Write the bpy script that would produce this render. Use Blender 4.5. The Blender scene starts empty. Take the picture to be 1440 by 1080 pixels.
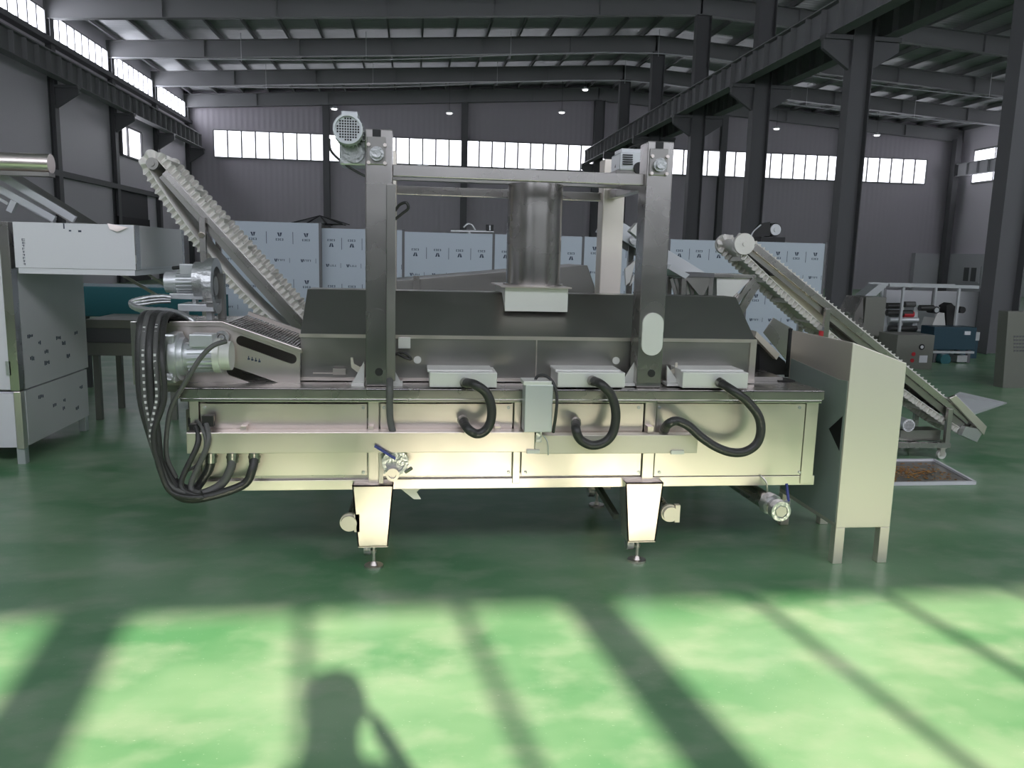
import bpy, math, random
from mathutils import Vector as V, Matrix
from math import sin, cos, pi, radians, tan, atan2, hypot
random.seed(7)
S = bpy.context.scene
COL = S.collection

# ------------------------------------------------------------------ camera
FPX, YAW, PIT, ROL, HC = 1130., radians(7.1), radians(9.1), radians(1.44), 1.55
Fv = V((sin(YAW)*cos(PIT), cos(YAW)*cos(PIT), -sin(PIT)))
_r = V((cos(YAW), -sin(YAW), 0)); _u = _r.cross(Fv)
Rv = cos(ROL)*_r + sin(ROL)*_u
Uv = -sin(ROL)*_r + cos(ROL)*_u
CAM = V((0, 0, HC))
def P(x, y, Y=None, X=None, Z=None):
    d = Fv*FPX + Rv*(x-720) - Uv*(y-540)
    if Y is not None: t = Y/d.y
    elif X is not None: t = X/d.x
    else: t = (Z-HC)/d.z
    return CAM + d*t
cd = bpy.data.cameras.new('camera'); cam = bpy.data.objects.new('camera', cd); COL.objects.link(cam)
cd.sensor_width = 36; cd.lens = FPX*36/1440; cd.clip_end = 200; cd.clip_start = .05
m = Matrix((Rv, Uv, -Fv)).transposed().to_4x4(); m.translation = CAM
cam.matrix_world = m
S.camera = cam
S.view_settings.view_transform = 'Standard'; S.view_settings.look = 'None'
S.view_settings.gamma = 1; S.view_settings.exposure = 0.0

# --------------------------------------------------------------- materials
def mat(name, col, rough=.5, metal=0, noise=0, nscale=6, bump=0, bscale=8, col2=None, emit=0, stretch=None, spec=None, lo=.35, hi=.65, wave=None):
    M = bpy.data.materials.new(name); M.use_nodes = True
    nt = M.node_tree; b = nt.nodes['Principled BSDF']; L = nt.links.new
    b.inputs['Base Color'].default_value = (*col, 1); b.inputs['Roughness'].default_value = rough
    b.inputs['Metallic'].default_value = metal
    if spec is not None: b.inputs['Specular IOR Level'].default_value = spec
    if emit:
        b.inputs['Emission Color'].default_value = (*col, 1); b.inputs['Emission Strength'].default_value = emit
    geo = nt.nodes.new('ShaderNodeNewGeometry'); mp = nt.nodes.new('ShaderNodeMapping'); L(geo.outputs['Position'], mp.inputs[0])
    if stretch: mp.inputs['Scale'].default_value = stretch
    if noise or col2:
        n = nt.nodes.new('ShaderNodeTexNoise'); n.inputs['Scale'].default_value = nscale; n.inputs['Detail'].default_value = 3
        L(mp.outputs[0], n.inputs['Vector'])
        if col2:
            r = nt.nodes.new('ShaderNodeValToRGB'); r.color_ramp.elements[0].position = lo; r.color_ramp.elements[1].position = hi
            r.color_ramp.elements[0].color = (*col, 1); r.color_ramp.elements[1].color = (*col2, 1)
            L(n.outputs[0], r.inputs[0]); L(r.outputs[0], b.inputs['Base Color'])
        if noise:
            mr = nt.nodes.new('ShaderNodeMapRange'); mr.inputs[3].default_value = max(.03, rough-noise); mr.inputs[4].default_value = rough+noise
            mr.inputs[1].default_value = .2; mr.inputs[2].default_value = .8
            L(n.outputs[0], mr.inputs[0]); L(mr.outputs[0], b.inputs['Roughness'])
    if bump or wave:
        bp = nt.nodes.new('ShaderNodeBump'); bp.inputs['Strength'].default_value = bump or .5; bp.inputs['Distance'].default_value = .02
        if wave:
            ax, per = wave
            w = nt.nodes.new('ShaderNodeTexWave'); w.wave_type = 'BANDS'; w.bands_direction = ax
            w.inputs['Scale'].default_value = 2*pi/20/per*1.0
            L(geo.outputs['Position'], w.inputs['Vector']); L(w.outputs['Fac'], bp.inputs['Height'])
        else:
            n2 = nt.nodes.new('ShaderNodeTexNoise'); n2.inputs['Scale'].default_value = bscale; n2.inputs['Detail'].default_value = 2
            L(mp.outputs[0], n2.inputs['Vector']); L(n2.outputs[0], bp.inputs['Height'])
        L(bp.outputs[0], b.inputs['Normal'])
    return M
M = {}
M['steel'] = mat('stainless_steel', (.47,.45,.43), .27, 1, noise=.05, nscale=5, bump=.10, bscale=3.5)
M['satin'] = mat('satin_stainless', (.86,.80,.72), .52, .9, bump=.05, bscale=3)
M['steel_b'] = mat('bright_stainless', (.84,.76,.71), .33, 1, noise=.05, nscale=7, bump=.06, bscale=5)
M['steel_d'] = mat('dull_stainless', (.34,.33,.31), .36, 1, noise=.08, nscale=4, bump=.12, bscale=3)
M['matte_plate'] = mat('matte_plate', (.72,.72,.68), .45, .3)
M['cast'] = mat('cast_aluminium', (.55,.56,.56), .36, .85, noise=.08, nscale=30, bump=.2, bscale=60)
M['silver'] = mat('silver_paint', (.62,.64,.65), .35, .5)
M['film_l'] = mat('white_film', (.74,.74,.77), .38, 0, bump=.25, bscale=5, spec=.6)
M['film_g'] = mat('grey_film', (.70,.69,.69), .42, 0, bump=.25, bscale=5, spec=.5)
M['film_green'] = mat('greenish_film', (.36,.42,.38), .30, .3, bump=.2, bscale=4)
M['film_b'] = mat('blue_film', (.47,.53,.59), .40, 0, bump=.3, bscale=4, spec=.5)
M['ink'] = mat('navy_print', (.03,.045,.08), .6)
M['belt'] = mat('white_belt', (.74,.72,.67), .55, 0, bump=.1, bscale=30)
M['rubber'] = mat('black_rubber', (.035,.035,.033), .42, 0, bump=.15, bscale=60)
M['rubber_g'] = mat('grey_rubber', (.10,.10,.095), .5, 0)
M['black'] = mat('black_plastic', (.012,.012,.012), .5)
M['teal'] = mat('teal_paint', (.02,.12,.135), .4)
M['blue'] = mat('blue_paint', (.02,.06,.085), .45)
M['olive'] = mat('olive_grey_steel', (.24,.24,.21), .45, .5, noise=.1)
M['darksteel'] = mat('dark_painted_steel', (.13,.13,.135), .55, 0)
M['beam'] = mat('grey_painted_steel', (.26,.26,.265), .5, 0)
M['wall'] = mat('grey_wall_cladding', (.47,.44,.48), .45, 0, wave=('X', .30), bump=.35)
M['wall_y'] = mat('grey_side_wall_panel', (.76,.72,.77), .5, 0, noise=.05)
M['plinth'] = mat('pale_block_wall', (.55,.55,.57), .7)
M['roof'] = mat('roof_sheet', (.55,.56,.57), .42, .25, wave=('Y', .24), bump=.4)
M['door'] = mat('dark_door', (.07,.07,.075), .6)
M['red'] = mat('red_plastic', (.5,.03,.04), .4)
M['chips'] = mat('brown_flakes', (.25,.10,.03), .6, col2=(.55,.30,.06), nscale=40)
M['cream'] = mat('cream_plate', (.66,.62,.52), .4, .4)
M['handle'] = mat('blue_handle', (.05,.06,.25), .4)
M['sky_pane'] = mat('frosted_pane', (.91,.92,1.0), .4, emit=3.0)
M['side_pane'] = mat('side_pane', (.88,.90,1.0), .4, emit=8.0)
M['front_pane'] = mat('front_pane', (.88,.90,1.0), .4, emit=5)  # glow of the added fill window behind the camera
M['lampglow'] = mat('lamp_glow', (1,1,1), .4, emit=3)
M['skin'] = mat('skin', (.45,.28,.2), .5); M['cloth'] = mat('dark_cloth', (.03,.03,.04), .8); M['hair'] = mat('black_hair', (.01,.01,.01), .6)

def floor_mat():
    Mx = bpy.data.materials.new('green_epoxy_floor'); Mx.use_nodes = True
    nt = Mx.node_tree; b = nt.nodes['Principled BSDF']; L = nt.links.new
    geo = nt.nodes.new('ShaderNodeNewGeometry')
    def noise(scale, det, st=(1,1,1)):
        mp = nt.nodes.new('ShaderNodeMapping'); mp.inputs['Scale'].default_value = st; L(geo.outputs['Position'], mp.inputs[0])
        n = nt.nodes.new('ShaderNodeTexNoise'); n.inputs['Scale'].default_value = scale; n.inputs['Detail'].default_value = det; L(mp.outputs[0], n.inputs['Vector']); return n
    def ramp(n, p0, p1, c0, c1):
        r = nt.nodes.new('ShaderNodeValToRGB'); r.color_ramp.elements[0].position = p0; r.color_ramp.elements[1].position = p1
        r.color_ramp.elements[0].color = (*c0,1); r.color_ramp.elements[1].color = (*c1,1); L(n.outputs[0], r.inputs[0]); return r
    base = ramp(noise(.9, 4, (1,1.6,1)), .36, .64, (.085,.245,.105), (.215,.36,.205))
    sc = ramp(noise(3.2, 12, (1,1.4,1)), .46, .80, (0,0,0), (.75,.75,.75))
    sp = ramp(noise(60, 4, (1,2,1)), .68, .74, (0,0,0), (.55,.55,.55))
    mx = nt.nodes.new('ShaderNodeMixRGB'); mx.inputs[2].default_value = (.36,.43,.31,1)
    L(sc.outputs[0], mx.inputs[0]); L(base.outputs[0], mx.inputs[1])
    mx2 = nt.nodes.new('ShaderNodeMixRGB'); mx2.inputs[2].default_value = (.55,.62,.5,1)
    L(sp.outputs[0], mx2.inputs[0]); L(mx.outputs[0], mx2.inputs[1])
    L(mx2.outputs[0], b.inputs['Base Color'])
    mr = nt.nodes.new('ShaderNodeMapRange'); mr.inputs[1].default_value=.2; mr.inputs[2].default_value=.8; mr.inputs[3].default_value = .27; mr.inputs[4].default_value = .36
    n3 = noise(2, 3); L(n3.outputs[0], mr.inputs[0]); L(mr.outputs[0], b.inputs['Roughness'])
    bp = nt.nodes.new('ShaderNodeBump'); bp.inputs['Strength'].default_value = .02; bp.inputs['Distance'].default_value = .02
    n4 = noise(9, 3); L(n4.outputs[0], bp.inputs['Height']); L(bp.outputs[0], b.inputs['Normal'])
    b.inputs['Specular IOR Level'].default_value = .55
    return Mx
M['floor'] = floor_mat()

# ------------------------------------------------------------ mesh builder
class MB:
    def __init__(s): s.v = []; s.f = []; s.mi = []; s.sm = []; s.cur = 0
    def add(s, vs, fs, smooth=False):
        o = len(s.v); s.v += [V(p) for p in vs]
        for f in fs: s.f.append([i+o for i in f]); s.mi.append(s.cur); s.sm.append(smooth)
        return s
    def box(s, x0, x1, y0, y1, z0, z1):
        if x0 > x1: x0, x1 = x1, x0
        if y0 > y1: y0, y1 = y1, y0
        if z0 > z1: z0, z1 = z1, z0
        return s.add([(x0,y0,z0),(x1,y0,z0),(x1,y1,z0),(x0,y1,z0),(x0,y0,z1),(x1,y0,z1),(x1,y1,z1),(x0,y1,z1)],
                     [(0,3,2,1),(4,5,6,7),(0,1,5,4),(1,2,6,5),(2,3,7,6),(3,0,4,7)])
    def prism(s, poly, ext):
        poly = [V(p) for p in poly]; ext = V(ext); n = len(poly)
        nn = sum(((poly[i]-poly[0]).cross(poly[(i+1) % n]-poly[0]) for i in range(n)), V())
        if nn.dot(ext) > 0: poly = poly[::-1]
        return s.add(poly+[p+ext for p in poly], [tuple(range(n)), tuple(range(2*n-1, n-1, -1))]+[(i, i+n, (i+1) % n+n, (i+1) % n) for i in range(n)])
    def bar(s, p, q, w, h, up=(0,0,1)):
        p = V(p); q = V(q); d = (q-p).normalized(); up = V(up)
        if abs(d.dot(up)) > .98: up = V((0,1,0))
        a = d.cross(up).normalized()*(w/2); b = a.cross(d).normalized()*(h/2)
        c = [p-a-b, p+a-b, p+a+b, p-a+b]
        return s.prism(c, q-p)
    def cyl(s, p, q, r, n=20, r2=None, cap=True, smooth=True):
        p = V(p); q = V(q); r2 = r if r2 is None else r2; d = (q-p).normalized()
        u = d.orthogonal().normalized(); w = d.cross(u)
        vs = [p+(u*cos(2*pi*i/n)+w*sin(2*pi*i/n))*r for i in range(n)]+[q+(u*cos(2*pi*i/n)+w*sin(2*pi*i/n))*r2 for i in range(n)]
        s.add(vs, [(i, (i+1) % n, (i+1) % n+n, i+n) for i in range(n)], smooth)
        if cap: s.add(vs, [tuple(range(n-1, -1, -1)), tuple(range(n, 2*n))])
        return s
    def ring(s, p, q, ro, ri, n=24):
        p = V(p); q = V(q); d = (q-p).normalized(); u = d.orthogonal().normalized(); w = d.cross(u)
        vs = []
        for c, r in ((p, ro), (q, ro), (q, ri), (p, ri)):
            vs += [c+(u*cos(2*pi*i/n)+w*sin(2*pi*i/n))*r for i in range(n)]
        fs = []
        for k in range(4):
            a, b = k*n, ((k+1) % 4)*n
            fs += [(a+i, a+(i+1) % n, b+(i+1) % n, b+i) for i in range(n)]
        return s.add(vs, fs, False)
    def tube(s, pts, r, n=10, sub=6, ridge=0, cap=True):
        pts = [V(p) for p in pts]; c = []
        for i in range(len(pts)-1):
            p0 = pts[max(i-1, 0)]; p1 = pts[i]; p2 = pts[i+1]; p3 = pts[min(i+2, len(pts)-1)]
            for k in range(sub):
                t = k/sub
                c.append(.5*((2*p1)+(p2-p0)*t+(2*p0-5*p1+4*p2-p3)*t*t+(3*p1-p0-3*p2+p3)*t**3))
        c.append(pts[-1])
        u = None; vs = []
        for i, p in enumerate(c):
            d = (c[min(i+1, len(c)-1)]-c[max(i-1, 0)]).normalized()
            u = d.orthogonal().normalized() if u is None else (u-d*u.dot(d)).normalized()
            w = d.cross(u); rr = r*(1+(ridge if i % 2 else 0))
            vs += [p+(u*cos(2*pi*k/n)+w*sin(2*pi*k/n))*rr for k in range(n)]
        m = len(c)
        s.add(vs, [(i*n+k, i*n+(k+1) % n, (i+1)*n+(k+1) % n, (i+1)*n+k) for i in range(m-1) for k in range(n)], True)
        if cap: s.add(vs, [tuple(range(n-1, -1, -1)), tuple(range((m-1)*n, m*n))])
        return s
    def fb(s, x0, y0, x1, y1, Y, d):      # box whose front face covers a picture rectangle at depth Y
        xm, ym = (x0+x1)/2, (y0+y1)/2
        return s.box(P(x0, ym, Y).x, P(x1, ym, Y).x, Y, Y+d, P(xm, y1, Y).z, P(xm, y0, Y).z)
    def fp(s, pts, Y, d):                 # prism with a traced front outline at depth Y and real thickness d
        return s.prism([P(x, y, Y) for x, y in pts], (0, d, 0))
    def build(s, name, m, parent=None, bevel=0):
        me = bpy.data.meshes.new(name)
        org = ORG.get(parent, V((0,0,0)))
        me.from_pydata([tuple(p-org) for p in s.v], [], s.f)
        ms = m if isinstance(m, (list, tuple)) else [m]
        for k in ms: me.materials.append(M[k])
        for i, p in enumerate(me.polygons):
            p.material_index = min(s.mi[i], len(ms)-1); p.use_smooth = s.sm[i]
        me.update()
        o = bpy.data.objects.new(name, me); COL.objects.link(o)
        if parent: o.parent = parent; ORG[o] = org
        if bevel:
            b = o.modifiers.new('bevel', 'BEVEL'); b.width = bevel; b.segments = 2; b.limit_method = 'ANGLE'; b.angle_limit = radians(50)
            if hasattr(b, 'harden_normals'): b.harden_normals = False
        return o
ORG = {}
def tag(o, label=None, cat=None, group=None, kind=None):
    if label: o['label'] = label
    if cat: o['category'] = cat
    if group: o['group'] = group
    if kind: o['kind'] = kind
    return o
def thing(name, label, cat, loc, group=None):
    o = bpy.data.objects.new(name, None); COL.objects.link(o); o.location = loc; o.empty_display_size = .1
    ORG[o] = V(loc); return tag(o, label, cat, group)
def struct(name, mb, m): return tag(mb.build(name, m), kind='structure')
def cut(o, cm):
    c = cm.build('cutter', 'black'); 
    c.location = -ORG.get(o, V((0,0,0)))
    c.parent = o.parent
    md = o.modifiers.new('cut', 'BOOLEAN'); md.operation = 'DIFFERENCE'; md.object = c; md.solver = 'EXACT'
    bpy.context.view_layer.update()
    dg = bpy.context.evaluated_depsgraph_get()
    me = bpy.data.meshes.new_from_object(o.evaluated_get(dg)); o.modifiers.clear(); o.data = me
    bpy.data.objects.remove(c)

# =============================================================== BUILDING
XL, XR, XW, YB, YF = -12.3, 10.5, 33.0, 47.2, -3.5
frames = [7.8+5.6*k for k in range(-1, 8)]        # 2.2 .. 47.0
frames = [13.4+5.6*k for k in range(-2, 7)]
frames[-1] = 46.9
def zb(x): return 8.96+(min(x, 2*10.4-x)+12.3)*.0634      # underside of the roof beams
struct('floor', MB().box(XL-.3, XW+.3, YF-.3, YB+.3, -.2, 0), 'floor')
cl = MB()
for xa, xb in ((XL-.4, 10.4), (10.4, XW+.4)):
    for (a, b) in (((xa, zb(xa)+.90), (xb, zb(xb)+.90)),):
        cl.prism([(a[0], YF-.3, a[1]), (b[0], YF-.3, b[1]), (b[0], YF-.3, b[1]+.08), (a[0], YF-.3, a[1]+.08)], (0, YB-YF+.6, 0))
ceil = struct('ceiling', cl, 'roof')
x = XL+.35
while x < XW:
    if abs(x-10.4) > .3:
        z = zb(x)+.7
        MB().box(x-.012, x+.012, YF, YB, z, z+.20).box(x-.03, x+.05, YF, YB, z, z+.015).build('purlin', 'beam', ceil)
    x += 1.36
MB_wb = MB().prism([(XL-.3, YB, 0), (XW+.3, YB, 0), (XW+.3, YB, zb(XW)+.9), (10.4, YB, zb(10.4)+.9), (XL-.3, YB, zb(XL)+.9)], (0, .25, 0))
struct('wall_back', MB_wb, 'wall')
struct('wall_left', MB().box(XL-.25, XL, YF-.3, YB, 0, zb(XL)+.9), 'wall_y')
struct('wall_right', MB().box(XW, XW+.25, YF-.3, YB, 0, zb(XW)+.9), 'wall_y')
# wall behind the camera with the glazed band the sun comes through
SLOPE = .548
SUN = V((-.1354, 1, -SLOPE))
ZT, ZS = (3.60-YF)*SLOPE, (1.45-YF)*SLOPE
wf = MB().box(XL, XW, YF-.25, YF, 0, ZS).prism([(XL, YF-.25, ZT), (XW, YF-.25, ZT), (XW, YF-.25, zb(XW)+.9), (10.4, YF-.25, zb(10.4)+.9), (XL, YF-.25, zb(XL)+.9)], (0, .25, 0))
wf.box(XL, -5.5, YF-.25, YF, ZS, ZT).box(13, XW, YF-.25, YF, ZS, ZT)
struct('wall_front', wf, 'wall')
off = (3.6-YF)*.1354
fr = MB()
posts = [(814, .235), (641, .055), (432, .05), (1042, .055), (1232, .055), (1418, .055), (160, .30), (1610, .25), (1800, .07), (-60, .4), (-260, .4)]
for px, w in posts:
    xf = P(px, 828, Z=0).x
    fr.box(xf+off-w/2, xf+off+w/2, YF-.16, YF-.09, ZS, ZT)
for k in range(1, 12): fr.box(4.6+k*.72+off, 4.66+k*.72+off, YF-.16, YF-.09, ZS, ZT)
tag(fr.build('window_1', 'darksteel'), kind='structure')

f = MB()  # unseen glowing window added high in the front wall as fill light
for k in range(41): f.box(-11+k*1.05-.04, -11+k*1.05+.04, YF, YF+.1, 5.6, 8.2)
f.box(-11, 31, YF, YF+.12, 5.52, 5.6).box(-11, 31, YF, YF+.12, 8.2, 8.28)
w = struct('window_20', f, 'beam')
MB().box(-11, 31, YF+.02, YF+.05, 5.6, 8.2).build('pane', 'front_pane', w)
# back wall windows, columns
bays = [-12.3, -4.85, 2.8, 10.4, 18.0, 25.5, 33.0]
wn = 2
for i in range(6):
    x0 = -10.9 if i == 0 else bays[i]+.12; x1 = 31.0 if i == 5 else bays[i+1]-.12
    n = round((x1-x0)/.74)
    f = MB()
    for k in range(n+1):
        xx = x0+(x1-x0)*k/n; f.box(xx-.04, xx+.04, YB-.12, YB, 6.5, 7.88)
    f.box(x0, x1, YB-.12, YB, 6.43, 6.5).box(x0, x1, YB-.12, YB, 7.88, 7.94)
    w = struct('window_%d' % wn, f, 'beam'); wn += 1
    MB().box(x0, x1, YB-.06, YB-.02, 6.5, 7.88).build('pane', 'sky_pane', w)
places = ['leftmost, beside the first window band', 'second from the left', 'behind the rear end of the gantry rail', 'seen between the two nearer pillars', 'mostly behind the pillar beside the cabinet']
for i, bx in enumerate(bays[1:-1]):
    t = MB().box(bx-.18, bx+.18, YB-.36, YB-.34, 0, zb(bx)).box(bx-.18, bx+.18, YB-.02, YB, 0, zb(bx)).box(bx-.012, bx+.012, YB-.34, YB-.02, 0, zb(bx)).build('wall_column', 'darksteel')
    tag(t, 'slim dark steel post on the far wall, '+places[i], 'column', 'slim wall posts along the far wall')

# left wall: columns, clerestory windows, girts
for i, fy in enumerate(frames):
    if fy < 12: continue
    c = MB().box(XL, XL+.015, fy-.16, fy+.16, 0, 9).box(XL+.18, XL+.20, fy-.16, fy+.16, 0, 9).box(XL, XL+.19, fy-.01, fy+.01, 0, 9)
    c.box(XL+.20, XL+.95, fy-.14, fy+.14, 6.78, 6.865).prism([(XL+.20, fy-.05, 6.1), (XL+.20, fy-.05, 6.8), (XL+.93, fy-.05, 6.8), (XL+.93, fy-.05, 6.6)], (0, .1, 0))
    o = c.build('wall_column', 'darksteel')
    tag(o, 'dark steel side-wall column with crane bracket, '+{0:'',}.get(i, 'number %s counted from the far corner' % ['nine','eight','seven','six','five','four','three','two','one'][i]), 'column', 'columns along the left wall')
for i in range(len(frames)-1):
    a, b = frames[i]+.2, frames[i+1]-.2
    if b < 15: continue
    n = 8; f = MB()
    b2 = b; a2 = a
    for k in range(n+1):
        yy = a2+(b2-a2)*k/n; f.box(XL, XL+.09, yy-.04, yy+.04, 8.42, 9.2)
    f.box(XL, XL+.12, a2, b2, 8.36, 8.42).box(XL, XL+.09, a2, b2, 9.2, 9.25)
    w = struct('window_%d' % wn, f, 'beam'); wn += 1
    MB().box(XL+.02, XL+.04, a2, b2, 8.42, 9.2).build('pane', 'side_pane', w)
ya, yb_ = 13.4, P(155, 260, X=XL).y
tr = MB()
for i in range(len(frames)-1):
    a, b = frames[i]+.16, frames[i+1]-.16
    if frames[i] > 12: tr.box(XL, XL+.2, a, b, 3.85, 4.05)
struct('trim_1', tr, 'darksteel')
tr = MB().box(XL, XL+.3, 8, YB, 8.16, 8.34)
struct('trim_2', tr, 'darksteel')
# small side-wall window and dark doorway below
a, b = P(168, 200, X=XL).y, P(196, 200, X=XL).y
z1, z0 = P(168, 176, X=XL).z, P(168, 216, X=XL).z
f = MB()
for yy in (a, a+(b-a)*.3, b): f.box(XL, XL+.12, yy-.06, yy+.06, z0, z1)
f.box(XL, XL+.12, a, b, z0-.07, z0).box(XL, XL+.12, a, b, z1, z1+.07)
w = struct('window_%d' % wn, f, 'darksteel'); wn += 1
MB().box(XL+.02, XL+.05, a, b, z0, z1).build('pane', 'sky_pane', w)
a, b = P(158, 270, X=XL).y, P(205, 270, X=XL).y
d = MB().box(XL, XL+.06, a, b, 0, 3.85)
d = struct('door_1', d, 'door')
MB().box(XL+.06, XL+.12, a, b, 2.35, 2.75).build('door_rail', 'black', d)
# right wall parts
struct('baseboard_right', MB().box(XW-.35, XW, 8, YB-.3, 0, 2.3).box(XW-2.3, XW-.35, YB-.35, YB-.001, 0, 2.3), 'plinth')
a = P(1352, 386, X=XW-.35).y; b = P(1379, 386, X=XW-.35).y
z1, z0 = P(1366, 374, X=XW-.35).z, P(1366, 398, X=XW-.35).z
f = MB().box(XW-.42, XW-.352, b, a, z0, z1)
w = struct('window_%d' % wn, f, 'plinth'); wn += 1
MB().box(XW-.44, XW-.42, b+.3, (a+b)/2-.1, z0+.1, z1-.1).box(XW-.44, XW-.42, (a+b)/2+.1, a-.3, z0+.1, z1-.1).build('pane', 'darksteel', w)
f = MB(); a, b = P(1366, 250, X=XW-.1).y, 24.0
n = 12
for k in range(n+1):
    yy = b+(a-b)*k/n; f.box(XW-.1, XW, yy-.03, yy+.03, 6.5, 8.3)
f.box(XW-.12, XW, b, a, 6.4, 6.5).box(XW-.12, XW, b, a, 8.3, 8.4)
w = struct('window_%d' % wn, f, 'beam'); wn += 1
MB().box(XW-.05, XW-.02, b, a, 6.5, 8.3).build('pane', 'sky_pane', w)
o = MB().box(XW-.62, XW-.32, 20, 46.3, 6.9, 6.93).box(XW-.62, XW-.32, 20, 46.3, 7.6, 7.63).box(XW-.48, XW-.46, 20, 46.3, 6.9, 7.6)
for yy in (24.6, 30.2, 35.8, 41.4): o.box(XW-.62, XW-.001, yy-.1, yy+.1, 6.8, 6.898)
k = 20.2
while k < 46.2: o.box(XW-.60, XW-.34, k, k+.02, 6.93, 7.6); k += .9
tag(o.build('crane_girder', 'plinth'), 'pale crane runway girder in front of the right wall window', 'girder', 'crane runway girders')
o = MB().box(XW-.7, XW-.35, YB-.85, YB-.40, 0, 9.1)
tag(o.build('corner_column', 'darksteel'), 'dark steel column in the far right corner of the hall', 'column')

# middle row of columns
desc = ['cropped by the right edge of the photo', 'rising behind the steel cabinet on legs', 'third from the right edge of the photo', 'fourth from the right edge, just right of the right lifting tower', 'fifth from the right edge, its top showing above the crane girder', 'sixth from the right edge, half hidden by the crane girder', 'last of the row, against the far wall']
k = 0
for fy in frames:
    if fy < 12: continue
    top = zb(XR)
    c = MB().box(XR-.27, XR-.25, fy-.17, fy+.17, 0, top).box(XR+.25, XR+.27, fy-.17, fy+.17, 0, top).box(XR-.25, XR+.25, fy-.012, fy+.012, 0, top)
    for sx in (-1, 1):
        xa, xb = XR+sx*.27, XR+sx*.95
        c.box(min(xa, xb), max(xa, xb), fy-.15, fy+.15, 6.76, 6.86)
        c.prism([(xa, fy-.06, 6.1), (xa, fy-.06, 6.78), (xb, fy-.06, 6.78), (xb, fy-.06, 6.55)], (0, .12, 0))
    o = c.build('steel_column', 'darksteel')
    tag(o, 'tall dark H-section roof pillar of the middle row, '+desc[k], 'column', 'middle row of roof pillars'); k += 1
def girder(xc, y0, y1, label):
    g = MB().box(xc-.18, xc+.18, y0, y1, 6.87, 6.89).box(xc-.16, xc+.16, y0, y1, 7.55, 7.575).box(xc-.008, xc+.008, y0, y1, 6.89, 7.55).box(xc-.03, xc+.03, y0, y1, 7.575, 7.66)
    k = y0+.2
    while k < y1: g.box(xc-.155, xc+.155, k, k+.014, 6.89, 7.55); k += .80
    tag(g.build('crane_girder', 'beam'), label, 'girder', 'crane runway girders')
girder(XL+.75, 8, 46.6, 'ribbed dark crane runway girder below the left wall windows')
girder(XR-.68, 8, 46.9, 'ribbed dark crane girder on the left side of the middle pillars')
girder(XR+.68, 8, 46.9, 'ribbed dark crane girder on the right side of the middle pillars')
# roof beams
bd = ['over the foreground', 'nearest the camera, along the top edge of the photo', 'second nearest', 'first fully seen across the roof', 'second fully seen across the roof', 'third from the far wall', 'fourth', 'last before the far wall', 'against the far wall']
for i, fy in enumerate(frames):
    if fy < 12: continue
    g = MB()
    for xa, xb in ((XL, 10.4), (10.4, XW)):
        for (dz0, dz1, hw) in ((0, .02, .13), (.02, .66, .008), (.66, .69, .13)):
            g.prism([(xa, fy-hw, zb(xa)+dz0), (xb, fy-hw, zb(xb)+dz0), (xb, fy-hw, zb(xb)+dz1), (xa, fy-hw, zb(xa)+dz1)], (0, 2*hw, 0))
        n = 6
        for q in range(n+1):
            xx = xa+(xb-xa)*q/n; g.box(xx-.01, xx+.01, fy-.12, fy+.12, zb(xx)+.02, zb(xx)+.66)
    tag(g.build('roof_beam', 'beam'), 'dark steel roof beam spanning the hall, '+['first','second','third','fourth','fifth','sixth','seventh','eighth','ninth'][i-2 if i > 1 else 0]+' counted from the camera', 'beam', 'roof beams')
for i, fy in enumerate((35.4, 41.0)):
    g = MB().tube([(XL+.3, fy, zb(XL)-.02), (-2, fy, zb(-2)-.25), (10.4, fy, zb(10.4)-.12), (20, fy, zb(20)-.3), (XW-.3, fy, zb(XW)-.05)], .025, n=6, sub=5)
    for xx in (-7, -2, 4, 10.4, 15, 20, 26): g.box(xx-.01, xx+.01, fy-.01, fy+.01, zb(xx)-.25, zb(xx)+.85)
    tag(g.build('tie_rod', 'film_l'), ['thin pale tie rod under the nearer far roof beam', 'thin pale tie rod under the farther roof beam'][i], 'rod', 'tie rods under the roof beams')
# lamps
for (px, py, lab) in ((470, 153, 'above the left lifting tower motor'), (632, 159, 'left of the hall centre'), (790, 158, 'above the middle of the fryer'), (823, 126, 'highest, near the roof ridge'), (1092, 181, 'between the two middle pillars'), (1233, 190, 'right of the big pillar')):
    p = P(px, py, 44.5)
    t = thing('pendant_lamp', 'small lit hanging lamp near the far wall, '+lab, 'lamp', p, 'hanging lamps')
    MB().cyl(p+V((0,0,.12)), (p.x, p.y, zb(p.x)+.85), .012, 6).build('rod', 'darksteel', t)
    MB().cyl(p+V((0,0,0)), p+V((0,0,.14)), .22, 16, r2=.06).build('shade', 'silver', t)
    MB().cyl(p+V((0,0,-.05)), p, .14, 12).build('bulb', 'lampglow', t)

# =============================================================== FRYER
FR = thing('industrial_fryer', 'long stainless steel continuous fryer with hood and four lifting towers on green floor', 'fryer', (.5, 4.35, 0))
Y0, Y1 = 3.84, 4.86
X0, X1 = -1.046, 2.08
MB().box(X0+.03, X1-.03, Y0+.02, Y1-.02, .42, .86).build('tank', 'steel', FR)
t = MB().box(X0-.03, X1-.006, 3.80, 4.92, .900, .910).box(X0-.03, X1-.006, 3.80, 3.815, .862, .91).box(X0-.03, X1-.006, 4.905, 4.92, .862, .91).box(X0-.03, X0-.015, 3.815, 4.905, .862, .90).box(X1-.02, X1-.006, 3.815, 4.905, .862, .90)
t.box(X0-.02, X1-.015, 3.803, 3.83, .845, .862)
t.build('table_frame', 'steel', FR, .003)
MB().box(X0, X1, Y0, Y0+.03, .405, .455).box(X0, X1, Y1-.03, Y1, .405, .455).box(X0, X0+.03, Y0+.03, Y1-.03, .405, .455).box(X1-.03, X1, Y0+.03, Y1-.03, .405, .455).build('lower_frame', 'steel_b', FR, .002)
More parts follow.
